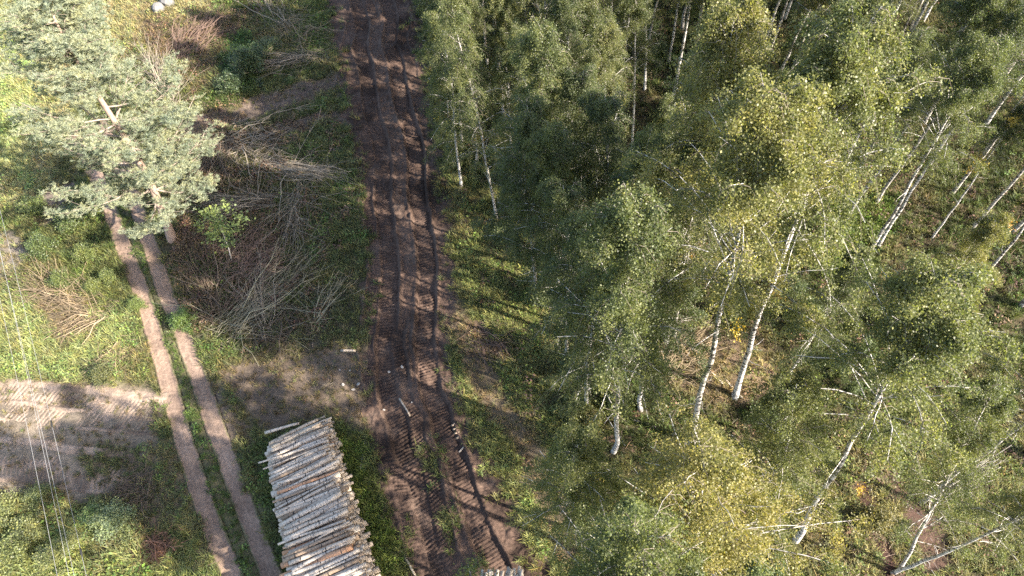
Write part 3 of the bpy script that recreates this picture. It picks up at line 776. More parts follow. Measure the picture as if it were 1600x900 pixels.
# birches standing just below the frame, whose shadows cross the trail and the track
for x, y, h in ((3.6, .4, 18), (1.0, .0, 17.5), (-.8, .4, 18), (6.5, -1.5, 18), (10, -1.5, 17)):
    b = np.array([x, y, h_at(x, y)])
    plant(b, b + np.array([0, -.3, h]), rr.choice([0, 1, 8]), G_, 'birch beside the near end of the trail whose shadow falls over the track', rr.uniform(0, 6), group='birches by the near end of the trail')

# ------------------------------------------------------------------ pine
def pine():
    r = np.random.default_rng(77)
    b, a = g(270, 376), g(84, -12, 13.8)
    b[2] = h_at(b[0], b[1])
    H = 14.0
    mtx = orient(b, a, H, .0)
    t = thing('pine_tree', 'large sage green pine with a spreading crown over the sandy track', 'tree', mtx)
    m = 12; tt = np.linspace(0, 1, m); TP = np.c_[.25 * np.sin(tt * 5), .2 * np.sin(tt * 4 + 1) - .2, tt * H]; TP[:, :2] -= TP[0, :2]
    R = .21 * (1 - tt) ** .8 + .02; R[0] *= 1.2
    V, Q, c, _ = tubes(TP[None], R[None], 12); link('trunk', mk_mesh('pine_trunk', V, [Q, c], [M['pine_bark']], True), t)
    nb = 74; tb = .20 + .78 * np.sort(r.random(nb) ** 1.0); az = np.arange(nb) * 2.4 + r.normal(0, .4, nb)
    cc = (tb - .20) / .78
    Lb = .83 * (2.6 + 1.5 * np.sin(np.clip(cc * 1.1 + .1, 0, 1) * np.pi) ** .8) * np.exp(r.normal(0, .18, nb)) * (1 - .5 * cc ** 2)
    el = np.radians(5 + 35 * cc + r.normal(0, 8, nb))
    P0 = np.stack([np.interp(tb, tt, TP[:, k]) for k in range(3)], -1)
    s = np.linspace(0, 1, 7)
    hor = Lb[:, None] * np.cos(el)[:, None] * s; ver = Lb[:, None] * (np.sin(el)[:, None] * s + .12 * s ** 2 - .10 * np.sin(s * 3.1))
    BP = P0[:, None] + np.stack([np.cos(az)[:, None] * hor, np.sin(az)[:, None] * hor, ver], -1)
    BP[:, 1:] += np.cumsum(r.normal(0, .07, (nb, 6, 3)), 1)
    BR = (.055 * (1 - .5 * cc))[:, None] * (1 - .85 * s) + .005
    k2 = 14; f = r.random((nb, k2)) ** .8 * .85 + .15; ii = np.clip((f * 6).astype(int), 0, 5); fr = f * 6 - ii; b_ = np.arange(nb)[:, None]
    SP = (BP[b_, ii] * (1 - fr[..., None]) + BP[b_, ii + 1] * fr[..., None]).reshape(-1, 3); ns = len(SP)
    az2 = np.repeat(az, k2) + r.normal(0, .85, ns); L2 = r.uniform(.5, 1.3, ns); s2 = np.linspace(0, 1, 4)
    SW = SP[:, None] + np.stack([np.cos(az2)[:, None] * L2[:, None] * s2, np.sin(az2)[:, None] * L2[:, None] * s2, L2[:, None] * (.12 * s2 + .22 * s2 ** 2)], -1)
    SW[:, 1:] += np.cumsum(r.normal(0, .05, (ns, 3, 3)), 1)
    SR = np.tile([.012, .009, .007, .004], (ns, 1))
    bv, bq = join([tubes(BP, BR, 6)[:2], tubes(SW, SR, 4)[:2]])
    link('branches', mk_mesh('pine_branches', bv, bq, [M['pine_limb']], True), t, kind='stuff')
    # needle clumps: starbursts at the shoots
    nc = 15500
    w = np.exp(r.normal(0, .5, ns)); w /= w.sum(); pk = r.choice(ns, nc, p=w); q = r.random(nc) ** .6 * 3; i0 = np.clip(q.astype(int), 0, 2); fq = (q - i0)[:, None]
    C = SW[pk, i0] * (1 - fq) + SW[pk, i0 + 1] * fq + r.normal(0, 1, (nc, 3)) * [.14, .14, .08]
    nn = 20
    d = r.normal(0, 1, (nc, nn, 3)); d[..., 2] = np.abs(d[..., 2]) * .9 + .25; d /= np.linalg.norm(d, axis=2, keepdims=True)
    side = np.cross(d, r.normal(0, 1, (nc, nn, 3))); side /= np.linalg.norm(side, axis=2, keepdims=True)
    L = r.uniform(.09, .20, (nc, nn, 1)); wd_ = .019
    c0 = C[:, None] + 0 * d
    LV = np.stack([c0 - side * wd_ * .3, c0 + side * wd_ * .3, c0 + d * L * .7 + side * wd_ * .5, c0 + d * L], 3)
    LV = np.moveaxis(LV, 3, 2).reshape(-1, 3); LV = LV.reshape(-1, 4, 3)
    LQ = np.arange(len(LV) * 4).reshape(-1, 4)
    o = link('crown', mk_mesh('pine_crown', LV.reshape(-1, 3), LQ, [M['needle']]), t)
    o.color = (.27, .295, .215, 1)
    # bare twigs among the needles
    nt_ = 260; pk = r.choice(ns, nt_); P = SW[pk, 1]; dd = r.normal(0, 1, (nt_, 3)) * [1, 1, .4]; dd *= (.5 / np.linalg.norm(dd, axis=1, keepdims=True)); s3 = np.linspace(0, 1, 3)
    DP = P[:, None] + dd[:, None] * s3[:, None] + r.normal(0, .03, (nt_, 3, 3))
    v, q = tubes(DP, np.tile([.010, .008, .005], (nt_, 1)), 3)[:2]
    link('dead_twigs', mk_mesh('pine_dead_twigs', v, q, [M['pine_limb']]), t, kind='stuff')
pine()

# ------------------------------------------------------------------ shrubs and saplings
def shrub(seed, R=.7, Hh=1.3, leaves=3500, L=.085, w=.058):
    r = np.random.default_rng(seed); ns = 42
    az = r.random(ns) * 6.28; tl = np.abs(r.normal(.0, .45, ns)); ln = Hh * (.6 + .5 * r.random(ns)); s = np.linspace(0, 1, 5)
    k = R / Hh * 1.6
    SP = np.stack([np.cos(az)[:, None] * ln[:, None] * np.sin(tl * k)[:, None] * s ** 1.2, np.sin(az)[:, None] * ln[:, None] * np.sin(tl * k)[:, None] * s ** 1.2, ln[:, None] * np.cos(tl * k)[:, None] * s], -1)
    SP[:, 1:] += np.cumsum(r.normal(0, .03, (ns, 4, 3)), 1)
    v, q = tubes(SP, np.tile(np.linspace(.012, .004, 5), (ns, 1)), 4)[:2]
    stems = mk_mesh('shrub_stems', v, q, [M['twig']])
    pk = r.integers(0, ns, leaves); t = (.25 + .75 * np.sqrt(r.random(leaves))) * 4; i0 = np.clip(t.astype(int), 0, 3); f = (t - i0)[:, None]
    C = SP[pk, i0] * (1 - f) + SP[pk, i0 + 1] * f + r.normal(0, .09, (leaves, 3)); C[:, 2] = np.abs(C[:, 2])
    fol = mk_mesh('shrub_foliage', *leaf_quads(C, L, w, r, .5), [M['shrub_leaf']])
    return stems, fol
SH = [shrub(401, .7, 1.2, 6500, .055, .036), shrub(402, .9, 1.0, 8000, .055, .036), shrub(403, .5, 1.6, 6000, .05, .034), shrub(404, .9, .8, 7500, .05, .028)]
def put_shrub(px, py, k, s, col, label, group=None, name='shrub', cat='shrub', at=None):
    b = g(px, py) if at is None else np.array(at, float); b[2] = h_at(b[0], b[1]) - .03
    t = thing(name, label, cat, Matrix.Translation(b) @ Matrix.Rotation(px * .37, 4, 'Z') @ Matrix.Scale(s, 4), None, group)
    for pn, me in zip(('stems', 'foliage'), SH[k]):
        o = bpy.data.objects.new(pn, me); COL.objects.link(o); o.parent = t; o.color = (*col, 1); o['kind'] = 'stuff'
    return t
put_shrub(286, 505, 1, 1.0, (.10, .15, .045), 'green bush on the verge right beside the sandy wheel lane')
put_shrub(395, 110, 1, 1.8, (.075, .105, .05), 'large dark green bush in the shaded cutting above the brush')
put_shrub(365, 140, 3, 1.6, (.07, .10, .048), 'low dark green bush spreading below the largest shaded one')
put_shrub(425, 82, 3, 1.4, (.09, .115, .055), 'green bush between the shaded cutting and the straw-coloured brush')
put_shrub(188, 820, 3, 1.5, (.20, .24, .13), 'pale mint green low bush at the lower left between the wires and the track')
put_shrub(160, 815, 0, .9, (.13, .18, .06), 'small yellow-green bush left of the pale mint one')
put_shrub(75, 395, 1, 1.25, (.10, .13, .05), 'dark green bush in the rough ground left of the pine')
put_shrub(120, 350, 3, 1.6, (.11, .14, .055), 'broad olive bush in the shadow left of the pine')
put_shrub(215, 480, 3, .8, (.14, .18, .06), 'low tuft-like bush on the left verge of the sandy track')
put_shrub(165, 590, 3, 1.1, (.12, .13, .06), 'low dull bush at the top edge of the churned sand')
for i, (px, py, k, s) in enumerate([(20, 800, 3, 1.4), (60, 830, 1, 1.1), (30, 870, 3, 1.5), (95, 880, 0, 1.0), (5, 900, 1, 1.3), (70, 780, 3, 1.0), (120, 850, 3, 1.0)]):
    put_shrub(px, py, k, s, [(.185, .20, .085), (.20, .21, .09), (.15, .175, .075)][i % 3], 'bright yellow-green bush in the thicket under the wires', 'bushes in the thicket under the wires')
for i, (px, py, k, s) in enumerate([(140, 400, 3, 1.2), (100, 445, 3, 1.1), (175, 440, 0, .8), (60, 330, 3, 1.4), (150, 455, 3, .9)]):
    put_shrub(px, py, k, s, [(.15, .175, .06), (.12, .15, .055)][i % 2], 'low olive bush in the rough patch between the wires and the sandy track', 'bushes in the rough patch by the sandy track')
for i, (px, py, k, s_) in enumerate([(715, 260, 2, 1.3), (800, 330, 1, 1.0), (850, 400, 2, 1.3), (850, 470, 0, 1.5), (890, 590, 2, 1.3), (905, 650, 1, 1.3), (700, 215, 1, 1.1), (790, 370, 3, 1.3)]):
    put_shrub(px, py, k, s_, [(.12, .14, .055), (.10, .125, .055), (.15, .16, .06)][i % 3], 'leafy bush at the edge of the stand beside the grassy strip', 'bushes along the edge of the stand', name='edge_bush')
k = 0
for it in range(600):
    px, py = rr.uniform(720, 1640), rr.uniform(20, 900)
    if poly_sd(np.array([px]), np.array([py]), FOREST)[0] < 25: continue
    if any(x0 < px < x1 and y0 < py < y1 for x0, y0, x1, y1 in OPEN[:4]) and rr.random() < .8: continue
    sz = rr.uniform(.5, 1.35); ci = rr.randrange(4); nm = min(MB_FOOT, key=lambda t: np.hypot(t[0][0] - px, t[0][1] - py)); dx, dy = px - nm[0][0], py - nm[0][1]
    where = ('right of' if dx > 0 else 'left of') if abs(dx) > abs(dy) else ('in front of' if dy > 0 else 'behind')
    lab = f"{'small' if sz < .9 else 'large'} {('dark green', 'olive', 'green', 'yellowing')[ci]} undergrowth bush {where} the foot of {nm[1]}"
    put_shrub(px, py, rr.randrange(4), sz, [(.09, .12, .04), (.12, .14, .045), (.10, .13, .05), (.16, .14, .05)][ci], lab, 'undergrowth bushes beneath the birches', name='undergrowth_bush')
    k += 1
    if k >= 60: break

def sapling():
    r = np.random.default_rng(510)
    b, a = g(363, 411), g(338, 335, 3.3); b[2] = h_at(b[0], b[1])
    mtx = orient(b, a, 3.4, 0)
    t = thing('sapling', 'young tree with bright lime leaves on a thin bare stem beside the pine', 'tree', mtx)
    TP = np.array([[0, 0, 0], [.05, .02, 1.0], [.0, .05, 2.0], [.03, 0, 2.8], [0, 0, 3.5]]); V, Q, c, _ = tubes(TP[None], np.array([[.035, .03, .024, .015, .006]]), 7)
    link('trunk', mk_mesh('sapling_trunk', V, [Q, c], [M['dead']], True), t)
    C = np.r_[r.normal(0, 1, (900, 3)) * [.55, .55, .5] + [0, 0, 2.7]]
    cl = r.normal(0, 1, (16, 3)) * [.6, .6, .5] + [0, 0, 2.7]
    C = np.r_[C[:250], (cl[r.integers(0, 16, 900)] + r.normal(0, .16, (900, 3)))]
    o = link('crown', mk_mesh('sapling_crown', *leaf_quads(C, .13, .09, r, .7), [M['shrub_leaf']]), t); o.color = (.20, .25, .095, 1)
sapling()

# bright orange and golden leaf sprays
spr = np.random.default_rng(520)
SPRAY = mk_mesh('spray_leaves', *leaf_quads(np.r_[spr.normal(0, 1, (110, 3)) * [.35, .13, .08], spr.normal(0, 1, (70, 3)) * [.14, .26, .08]], .10, .07, spr, .6), [M['shrub_leaf']])
for i, (px, py, z, col) in enumerate([(1080, 396, 5, (.40, .22, .05)), (1152, 513, 3, (.42, .30, .03)), (1215, 462, 5, (.40, .28, .05)), (1585, 188, 9, (.40, .30, .05)), (1530, 250, 8, (.40, .30, .05)), (1520, 265, 8, (.45, .28, .03)), (1575, 345, 7, (.40, .22, .05)), (1440, 120, 9, (.40, .25, .05)), (1345, 765, 2, (.45, .30, .03)), (748, 212, 6, (.40, .27, .03)), (697, 178, 5, (.36, .28, .04)), (1540, 15, 9, (.48, .24, .03))]):
    t = link('leaf_spray', SPRAY, None, None, Matrix.Translation(g(px, py, z)) @ Matrix.Rotation(i * 1.3, 4, 'Z') @ Matrix.Scale([.6, .8, .45][i % 3], 4),
             label='spray of autumn orange leaves caught among the green birch twigs', category='leaves', group='orange leaf sprays in the birch stand')
    t.color = (*col, 1)

# ------------------------------------------------------------------ log stack
def log_mesh(seed, L=2.6, k=10):
    r = np.random.default_rng(seed); m = 6; s = np.linspace(-.5, .5, m)
    P = np.c_[s * L, np.cumsum(r.normal(0, .022, m)), np.cumsum(r.normal(0, .016, m))]; P[:, 1:] -= P[:, 1:].mean(0)
    R = (1 + np.linspace(.1, -.1, m)) * (1 + r.normal(0, .03, m)) * .068
    V, Q, c0, c1 = tubes(P[None], R[None], k)
    return mk_mesh('birch_log', V, [Q, c0, c1], [M['log_bark'], M['cut']], True, [0, 1, 1]), (V, Q, c0, c1)
LOGS = [log_mesh(600 + i) for i in range(7)]
A0, A1 = g(418, 692, 1.2)[:2], g(447, 888, 3.0)[:2]          # left ends of the logs, far and near
AX = (A1 - A0) / np.linalg.norm(A1 - A0); LD = np.array([-AX[1], AX[0]])
if LD[0] < 0: LD = -LD
LOGL = 2.6
def stack_h(s): return np.interp(s, [-.6, -.1, .5, 1.5, 3.5, 5.5, 9.5], [.12, .75, 1.35, 1.75, 2.3, 2.75, 3.1])
rl = np.random.default_rng(640)
lay = []
dz = .122; row = 0; z = .08
while z < 3.2:
    s = -.65 + (row % 2) * .07
    while s < 9.3:
        hh = stack_h(s)
        if z < hh: lay.append((s + rl.normal(0, .018), z + rl.normal(0, .012), hh - z))
        s += .152 * (1 + rl.normal(0, .13))
    z += dz; row += 1
lay = np.array(lay)
# the largest in view: the top courses, then the ends facing the trail
order = np.argsort(lay[:, 2] + .02 * (lay[:, 0] < 0))
N_IND = 288
GROUND_L = h_at(*(A0 + AX * 3))
def log_mtx(s, z, r, tilt=.045):
    c = A0 + AX * s + LD * (LOGL / 2 + r.normal(0, .12))
    rz = math.atan2(LD[1], LD[0]) + r.normal(0, tilt); ry = r.normal(0, .02)
    k = np.exp(r.normal(-.02, .30)); sx = 1 + r.normal(0, .035)
    flip = math.pi if r.random() < .5 else 0
    return Matrix.Translation((c[0], c[1], z + GROUND_L)) @ Matrix.Rotation(rz + flip, 4, 'Z') @ Matrix.Rotation(ry, 4, 'Y') @ Matrix.Rotation(r.random() * 6.28, 4, 'X') @ Matrix.Diagonal((sx, k, k, 1))
rest = []
for n, i in enumerate(order):
    s, z, dep = lay[i]
    top = dep < .13
    mt = log_mtx(s, z + (.03 * rl.random() if top else 0), rl, .05 if top else .02)
    if n < N_IND:
        me = LOGS[rl.integers(0, 7)][0]
        side = 'birch log on top of the roadside stack, its patchy white bark in full view' if top else 'birch log within the roadside stack, seen mainly by its cut end'
        o = link('birch_log', me, None, None, mt, category='log', label=side, group='logs on top of the stack' if top else 'logs inside the stack')
        c = rl.random()
        o.color = (1, 1, 1, 1) if c < .5 else (.82, .8, .78, 1) if c < .75 else (.55, .46, .38, 1) if c < .90 else (.85, .52, .34, 1)
        if c >= .90 and top: o['label'] = 'reddish brown log with peeled bark on top of the stack'; o['group'] = 'peeled reddish logs on the stack'
    else:
        V, Q, c0, c1 = LOGS[rl.integers(0, 7)][1]
        Mn = np.array(mt); rest.append((V @ Mn[:3, :3].T + Mn[:3, 3], Q, c0, c1))
off = 0; Vs, Qs, Cs = [], [], []
for V, Q, c0, c1 in rest:
    Vs.append(V); Qs.append(Q + off); Cs += [c0 + off, c1 + off]; off += len(V)
if Vs:
    o = link('stacked_logs', mk_mesh('stacked_logs', np.concatenate(Vs), [np.concatenate(Qs), np.concatenate(Cs)], [M['log_bark'], M['cut']], True, [0, 1]), kind='stuff')
    o.color = (.8, .77, .74, 1)

def loose_log(p, q, r, label, mat_col=(1, 1, 1), name='loose_log', z0=None, z1=None, group=None, cat='log'):
    """a log lying between two photograph positions"""
    a = g(*p, z0 or 0) ; b = g(*q, z1 or 0)
    if z0 is None: a[2] = h_at(a[0], a[1]) + r
    if z1 is None: b[2] = h_at(b[0], b[1]) + r
    v = Vector(b - a); qn = Vector((1, 0, 0)).rotation_difference(v)
    mt = Matrix.Translation((a + b) / 2) @ qn.to_matrix().to_4x4() @ Matrix.Diagonal((v.length / LOGL, r / .065, r / .065, 1))
    o = link(name, LOGS[int(p[0]) % 7][0], None, None, mt, category=cat, label=label)
    if group: o['group'] = group
    o.color = (*mat_col, 1); return o
loose_log((414, 676), (468, 661), .06, 'white log lying a little apart along the far end of the stack', z0=1.15, z1=1.25)
loose_log((421, 693), (497, 655), .07, 'thick log lying askew across the far end of the stack', (.8, .74, .66), z0=1.45, z1=1.55)
loose_log((425, 700), (501, 660), .055, 'pale log lying askew on the far end next to the thickest slanted one', (1, .92, .8), z0=1.55, z1=1.6)
loose_log((430, 690), (504, 664), .05, 'thin log slanting across the far end of the stack', (.75, .7, .65), z0=1.62, z1=1.5)
loose_log((404, 724), (440, 711), .035, 'thin stick poking out of the far left side of the stack', z0=1.5, z1=1.7, name='pole')
loose_log((436, 826), (470, 810), .035, 'thin pole jutting out of the near left side of the stack', z0=2.2, z1=2.4, name='pole')
loose_log((513, 722), (536, 722), .03, 'short thin end sticking out of the right side of the stack', (.9, .8, .6), z0=1.8, z1=1.8, name='pole')
loose_log((533, 548), (557, 549), .06, 'short white log lying beside the trail at the dry stubble strip', (.85, .8, .75))
loose_log((624, 622), (641, 650), .04, 'slim white log lying in the mud between the ruts', (.8, .76, .72))
loose_log((569, 690), (563, 738), .035, 'thin white pole lying upright in the photo on the grass beside the stack')
loose_log((628, 863), (650, 900), .05, 'slim white pole lying in the near rut beside the grass', (1, 1, .95))
loose_log((717, 706), (727, 694), .03, 'short curved pale stick on the right verge of the trail', name='stick', cat='stick')
for i, (x, y) in enumerate([(708, 662), (711, 669), (713, 675), (715, 682)]):
    loose_log((x - 4, y + 2), (x + 5, y - 2), .036, 'short sawn round in the little row on the right verge of the trail', (.62, .55, .48), 'log_round', group='sawn rounds in a row on the verge')
loose_log((1222, 735), (1240, 725), .03, 'short pale stick caught low beside the golden birch', name='stick', cat='stick')
loose_log((945, 737), (965, 730), .04, 'short white stick on the grass left of the golden birch', name='stick', cat='stick')
loose_log((975, 650), (1025, 668), .045, 'white fallen bough lying between two stems at the grassy strip', name='fallen_bough', cat='branch')
loose_log((1085, 560), (1130, 600), .05, 'pale fallen bough lying in the sunny middle clearing', name='fallen_bough', cat='branch')
loose_log((1130, 592), (1160, 622), .05, 'short fallen pole leaning in the sunny middle clearing', name='fallen_pole', cat='log')
loose_log((1510, 835), (1590, 862), .05, 'pale fallen pole under the curved leaning stem', name='fallen_pole', cat='log')
loose_log((1515, 788), (1562, 850), .04, 'thin fallen pole crossing below the curved leaning stem', (.8, .72, .6), 'fallen_pole', cat='log')
# near stack, only its far end reaches into the frame
t0 = g(775, 897, 1.4)
for i in range(46):
    s = (i % 12) * .14 - .85; zz = 1.55 - (i // 12) * .13
    c = t0 + np.array([s, -1.25 + rl.normal(0, .12), 0]); c[2] = zz + rl.normal(0, .02)
    o = link('birch_log', LOGS[i % 7][0], None, None, Matrix.Translation(c) @ Matrix.Rotation(1.35 + rl.normal(0, .06), 4, 'Z') @ Matrix.Rotation(rl.random() * 6, 4, 'X'), category='log', label='white birch log of the second stack peeping in at the bottom of the trail', group='logs of the second stack')
    o.color = (1, 1, 1, 1) if i % 3 else (.75, .72, .7, 1)

# ------------------------------------------------------------------ brush piles
def brush_pile(px, py, direction_px, n_big, n_small, Ls, fan, col, label, wid=.35, hgt=.35, seed=0, twig_col=None):
    """branches with their butts near (px,py), tips fanning toward direction_px"""
    r = np.random.default_rng(700 + seed)
    b = g(px, py); e = g(*direction_px); b[2] = h_at(b[0], b[1])
    ax = math.atan2(e[1] - b[1], e[0] - b[0]); span = np.hypot(*(e - b)[:2])
    t = thing('brush_pile', label, 'brush pile', Matrix.Translation(b) @ Matrix.Rotation(ax, 4, 'Z'))
    def stick(n, L0, L1, jit):
        L = r.uniform(L0, L1, n) * span; a = r.normal(0, fan, n) + (r.random(n) < .3) * r.normal(0, 1.0, n)
        st = np.c_[r.uniform(-.25, .55, n) * span * jit, r.normal(0, wid * (.4 + .6 * jit), n), r.uniform(.03, hgt, n)]
        s = np.linspace(0, 1, 5)
        el = r.normal(.03, .10, n)
        P = st[:, None] + np.stack([np.cos(a)[:, None] * L[:, None] * s, np.sin(a)[:, None] * L[:, None] * s, L[:, None] * (np.sin(el)[:, None] * s)], -1)
        P[:, 1:] += np.cumsum(r.normal(0, 1, (n, 4, 3)) * (L * .045)[:, None, None], 1)
        P[..., 2] = np.maximum(P[..., 2], .02); return P
    P = stick(n_big, .6, 1.05, .6)
    for i in range(n_big):
        rad = r.uniform(.016, .036)
        V, Q, c0, c1 = tubes(P[i:i + 1], (rad * np.linspace(1, .35, 5))[None], 5)
        o = link('branch', mk_mesh('branch', V, [Q, c0, c1], [M['brush']], True), t); k = r.uniform(.75, 1.3); o.color = (col[0] * k, col[1] * k, col[2] * k, 1)
    n_small = int(n_small * .75); PB = P; P = stick(n_small, .25, .7, 1.3)
    # side shoots forking off the branches
    ns = n_big * 6; w = r.integers(0, n_big, ns); f = r.integers(1, 4, ns); o0 = PB[w, f]; d = PB[w, f + 1] - PB[w, f - 1]; d /= np.linalg.norm(d, axis=1, keepdims=True)
    d = d + r.normal(0, .5, (ns, 3)) * [1, 1, .5]; s5 = np.linspace(0, 1, 5)
    P2 = o0[:, None] + d[:, None] * (s5[None, :, None] * r.uniform(.25, .8, ns)[:, None, None]); P2[:, 1:] += np.cumsum(r.normal(0, .015, (ns, 4, 3)), 1)
    P = np.r_[P, P2]; n_small += ns
    V, Q = tubes(P, np.tile(np.linspace(.013, .006, 5), (n_small, 1)), 3)[:2]
    o = link('twigs', mk_mesh('twigs', V, Q, [M['brush']]), t, kind='stuff'); tc = twig_col or tuple(c * .8 for c in col); o.color = (*tc, 1)
GR, PALE, RED, STRAW, DK, OL = (.27, .235, .19), (.38, .33, .26), (.18, .125, .10), (.27, .215, .145), (.14, .11, .085), (.24, .225, .16)
brush_pile(266, 160, (244, 82), 16, 190, None, .26, GR, 'fan of bare grey stems in deep shadow at the edge of the pine crown', .25, .9, 1)
brush_pile(285, 82, (335, 25), 12, 260, None, .35, RED, 'heap of reddish brown twigs with long bare sticks near the grey boulders', .6, .5, 2)
brush_pile(455, 45, (400, -10), 10, 160, None, .22, GR, 'loose grey brush at the far edge of the cutting', .5, .3, 3)
brush_pile(455, 40, (500, 75), 14, 240, None, .6, STRAW, 'straw-coloured brush heap on the grass beside the far trail', .5, .45, 4)
brush_pile(490, 92, (400, 105), 22, 240, None, .14, GR, 'long low bundle of grey brush lying beside the far trail', .22, .3, 5)
brush_pile(372, 222, (440, 255), 16, 260, None, .75, GR, 'tangled grey brush heap in the middle of the cutting', .7, .5, 6)
brush_pile(440, 262, (535, 284), 26, 300, None, .12, GR, 'sunlit bundle of pale branches whose tips reach the muddy trail', .28, .4, 7)
brush_pile(426, 314, (328, 322), 18, 200, None, .15, GR, 'bundle of grey branches with its butts toward the trail, behind the sapling', .22, .4, 8)
brush_pile(470, 303, (450, 395), 20, 200, None, .2, GR, 'narrow upright bundle of grey branches left of the trail', .22, .35, 9)
brush_pile(345, 470, (285, 395), 14, 300, None, .35, DK, 'dark brush heap beside the sandy wheel lane', .6, .5, 10)
brush_pile(375, 500, (490, 405), 20, 300, None, .2, OL, 'long bundle of olive branches in the largest dark brush heap', .45, .35, 11)
brush_pile(417, 503, (396, 410), 7, 60, None, .2, GR, 'leafless branchy top lying across the olive bundle', .12, .5, 12)
brush_pile(365, 420, (440, 385), 12, 420, None, .8, RED, 'broad reddish brown twig heap under the sapling', .9, .5, 13)
brush_pile(500, 500, (540, 435), 10, 80, None, .3, OL, 'small loose bundle of sticks on the grass near the trail', .2, .3, 14)
brush_pile(345, 215, (320, 300), 10, 240, None, .5, DK, 'dark brush close against the right side of the pine', .6, .45, 15)
brush_pile(440, 490, (400, 555), 8, 300, None, .8, DK, 'dark twig heap at the near corner of the cutting', .8, .4, 16)
brush_pile(165, 492, (85, 515), 16, 180, None, .25, STRAW, 'dry pale brush heap on the left verge of the sandy track', .3, .35, 17)
brush_pile(130, 470, (30, 440), 10, 240, None, .3, STRAW, 'flat heap of dry stalks between the wires and the sandy track', .4, .3, 18)
brush_pile(190, 545, (165, 590), 8, 180, None, .6, STRAW, 'small dry brush heap at the head of the churned sand', .4, .35, 19)
brush_pile(250, 845, (255, 880), 6, 220, None, .9, (.19, .11, .08), 'rusty red heap of dead fern and twigs at the lower left', .35, .3, 20)
brush_pile(745, 522, (800, 560), 8, 160, None, .5, RED, 'rust brown twigs on the grass right of the trail', .4, .25, 21)
brush_pile(230, 760, (170, 790), 6, 260, None, .6, DK, 'dark dead stalks at the shaded lower edge of the churned sand', .6, .25, 22)
brush_pile(1045, 570, (1120, 530), 8, 220, None, .8, STRAW, 'dry brush in the sunny middle clearing', .6, .35, 23)

# grey splintered boughs caught on the leaning birch
def splinters():
    r = np.random.default_rng(810)
    a, b = g(1478, 768, 3.5), g(1575, 705, 6.5)
    t = thing('broken_bough', 'bundle of grey splintered boughs caught on the thick leaning birch', 'branch', Matrix.Translation(a))
    for i in range(14):
        s = np.linspace(0, 1, 5)[:, None]; L = r.uniform(.5, 1.0)
        P = (b - a) * s * L + r.normal(0, .10, (1, 3)) + np.cumsum(r.normal(0, .05, (5, 3)), 0)
        V, Q, c0, c1 = tubes(P[None], (r.uniform(.02, .05) * np.linspace(1, .3, 5))[None], 5)
        link('splinter', mk_mesh('splinter', V, [Q, c0, c1], [M['dead']], True), t)
splinters()

# ------------------------------------------------------------------ boulders, cut chips, wires
def boulder(px, py, sx, sy, sz, seed, label):
    import bmesh
    r = random.Random(seed); bm = bmesh.new(); bmesh.ops.create_icosphere(bm, subdivisions=2, radius=1)
    for v in bm.verts:
        c = v.co; k = max(abs(c.x), abs(c.y), abs(c.z)); c *= (1 / k) ** .75; c += Vector((r.gauss(0, .07), r.gauss(0, .07), r.gauss(0, .06)))
    me = bpy.data.meshes.new('boulder'); bm.to_mesh(me); bm.free(); me.materials.append(M['rock'])
    b = g(px, py); b[2] = h_at(b[0], b[1]) + sz * .6
    link('boulder', me, None, None, Matrix.Translation(b) @ Matrix.Rotation(r.uniform(0, 3), 4, 'Z') @ Matrix.Rotation(r.gauss(0, .25), 4, 'X') @ Matrix.Diagonal((sx, sy, sz, 1)), label=label, category='boulder')
boulder(252, 21, .34, .42, .38, 1, 'pale grey angular boulder, the left one of the pair in the dry grass')
boulder(266, 11, .42, .40, .45, 2, 'larger pale grey boulder with a flat top beside the smaller left one')

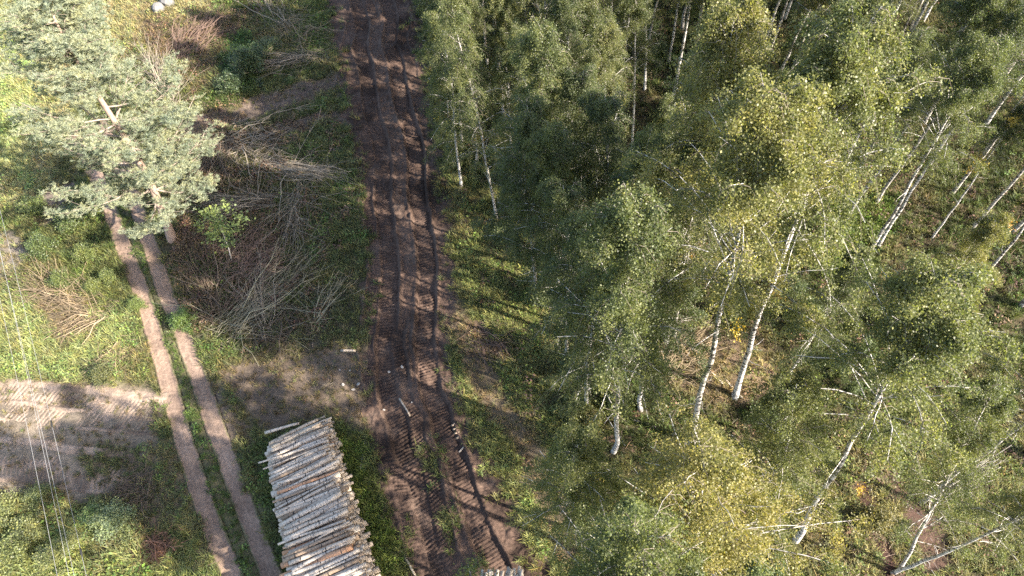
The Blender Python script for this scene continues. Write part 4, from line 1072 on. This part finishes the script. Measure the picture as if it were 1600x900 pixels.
chip = np.random.default_rng(830)
CH = [(531, 578), (547, 579), (536, 601), (552, 608), (560, 600), (628, 573), (608, 581), (563, 562), (643, 628), (600, 640), (467, 386), (470, 388), (338, 456)]
def chip_mesh():
    r = chip; k = 7; th = np.arange(k) / k * 6.28; rad = r.uniform(.8, 1.2, k)
    top = np.c_[np.cos(th) * rad, np.sin(th) * rad * .7, np.full(k, .35)]; bot = top * [1, 1, 0]
    V = np.r_[top, bot]; i = np.arange(k); j = (i + 1) % k
    return mk_mesh('wood_chip', V, [i[None], np.stack([i + k, j + k, j, i], 1)], [M['dead']])
CM = [chip_mesh() for _ in range(4)]
for i, (px, py) in enumerate(CH):
    b = g(px, py); b[2] = h_at(b[0], b[1]) + .02; s = chip.uniform(.05, .11)
    link('wood_chip', CM[i % 4], None, None, Matrix.Translation(b) @ Matrix.Rotation(i, 4, 'Z') @ Matrix.Rotation(.2, 4, 'X') @ Matrix.Scale(s, 4), label='small white chip of wood lying on the dark ground', category='wood chip', group='pale wood chips on the ground')

WZ = 7.0
for i, (p, q, lab) in enumerate([((-1, 480), (85, 900), 'leftmost of the four thin overhead wires crossing the left margin'),
                           ((0, 405), (104, 900), 'second overhead wire from the left, close to its right-hand neighbour'),
                           ((6, 432), (112, 900), 'third overhead wire from the left, running close beside the second'),
                           ((0, 337), (132, 900), 'rightmost overhead wire, carrying small black spacers')]):
    a, b = g(*p, WZ), g(*q, WZ); d = (b - a) / np.linalg.norm(b - a)
    s = np.linspace(-45, 45, 40); c = (a + b) / 2
    P = c + d[None] * s[:, None]; P[:, 2] += .0012 * s ** 2 - .2
    V, Q, _, _ = tubes(P[None], np.full((1, 40), .0048), 5)
    w = link('overhead_wire', mk_mesh('overhead_wire', V, Q, [M['wire']], True), label=lab, category='wire', group='overhead wires at the left margin')
    if i == 3:
        for (sx, sy) in ((80, 663), (124, 866)):
            cc = g(sx, sy, WZ - .2); k = np.dot(cc - c, d); cc = c + d * k; cc[2] += .0012 * k * k - .2
            V, Q, c0, c1 = tubes(np.array([[cc - d * .16, cc - d * .05, cc + d * .05, cc + d * .16]]), np.array([[.015, .035, .035, .015]]), 7)
            link('spacer', mk_mesh('spacer', V, [Q, c0, c1], [M['black']], True), w)
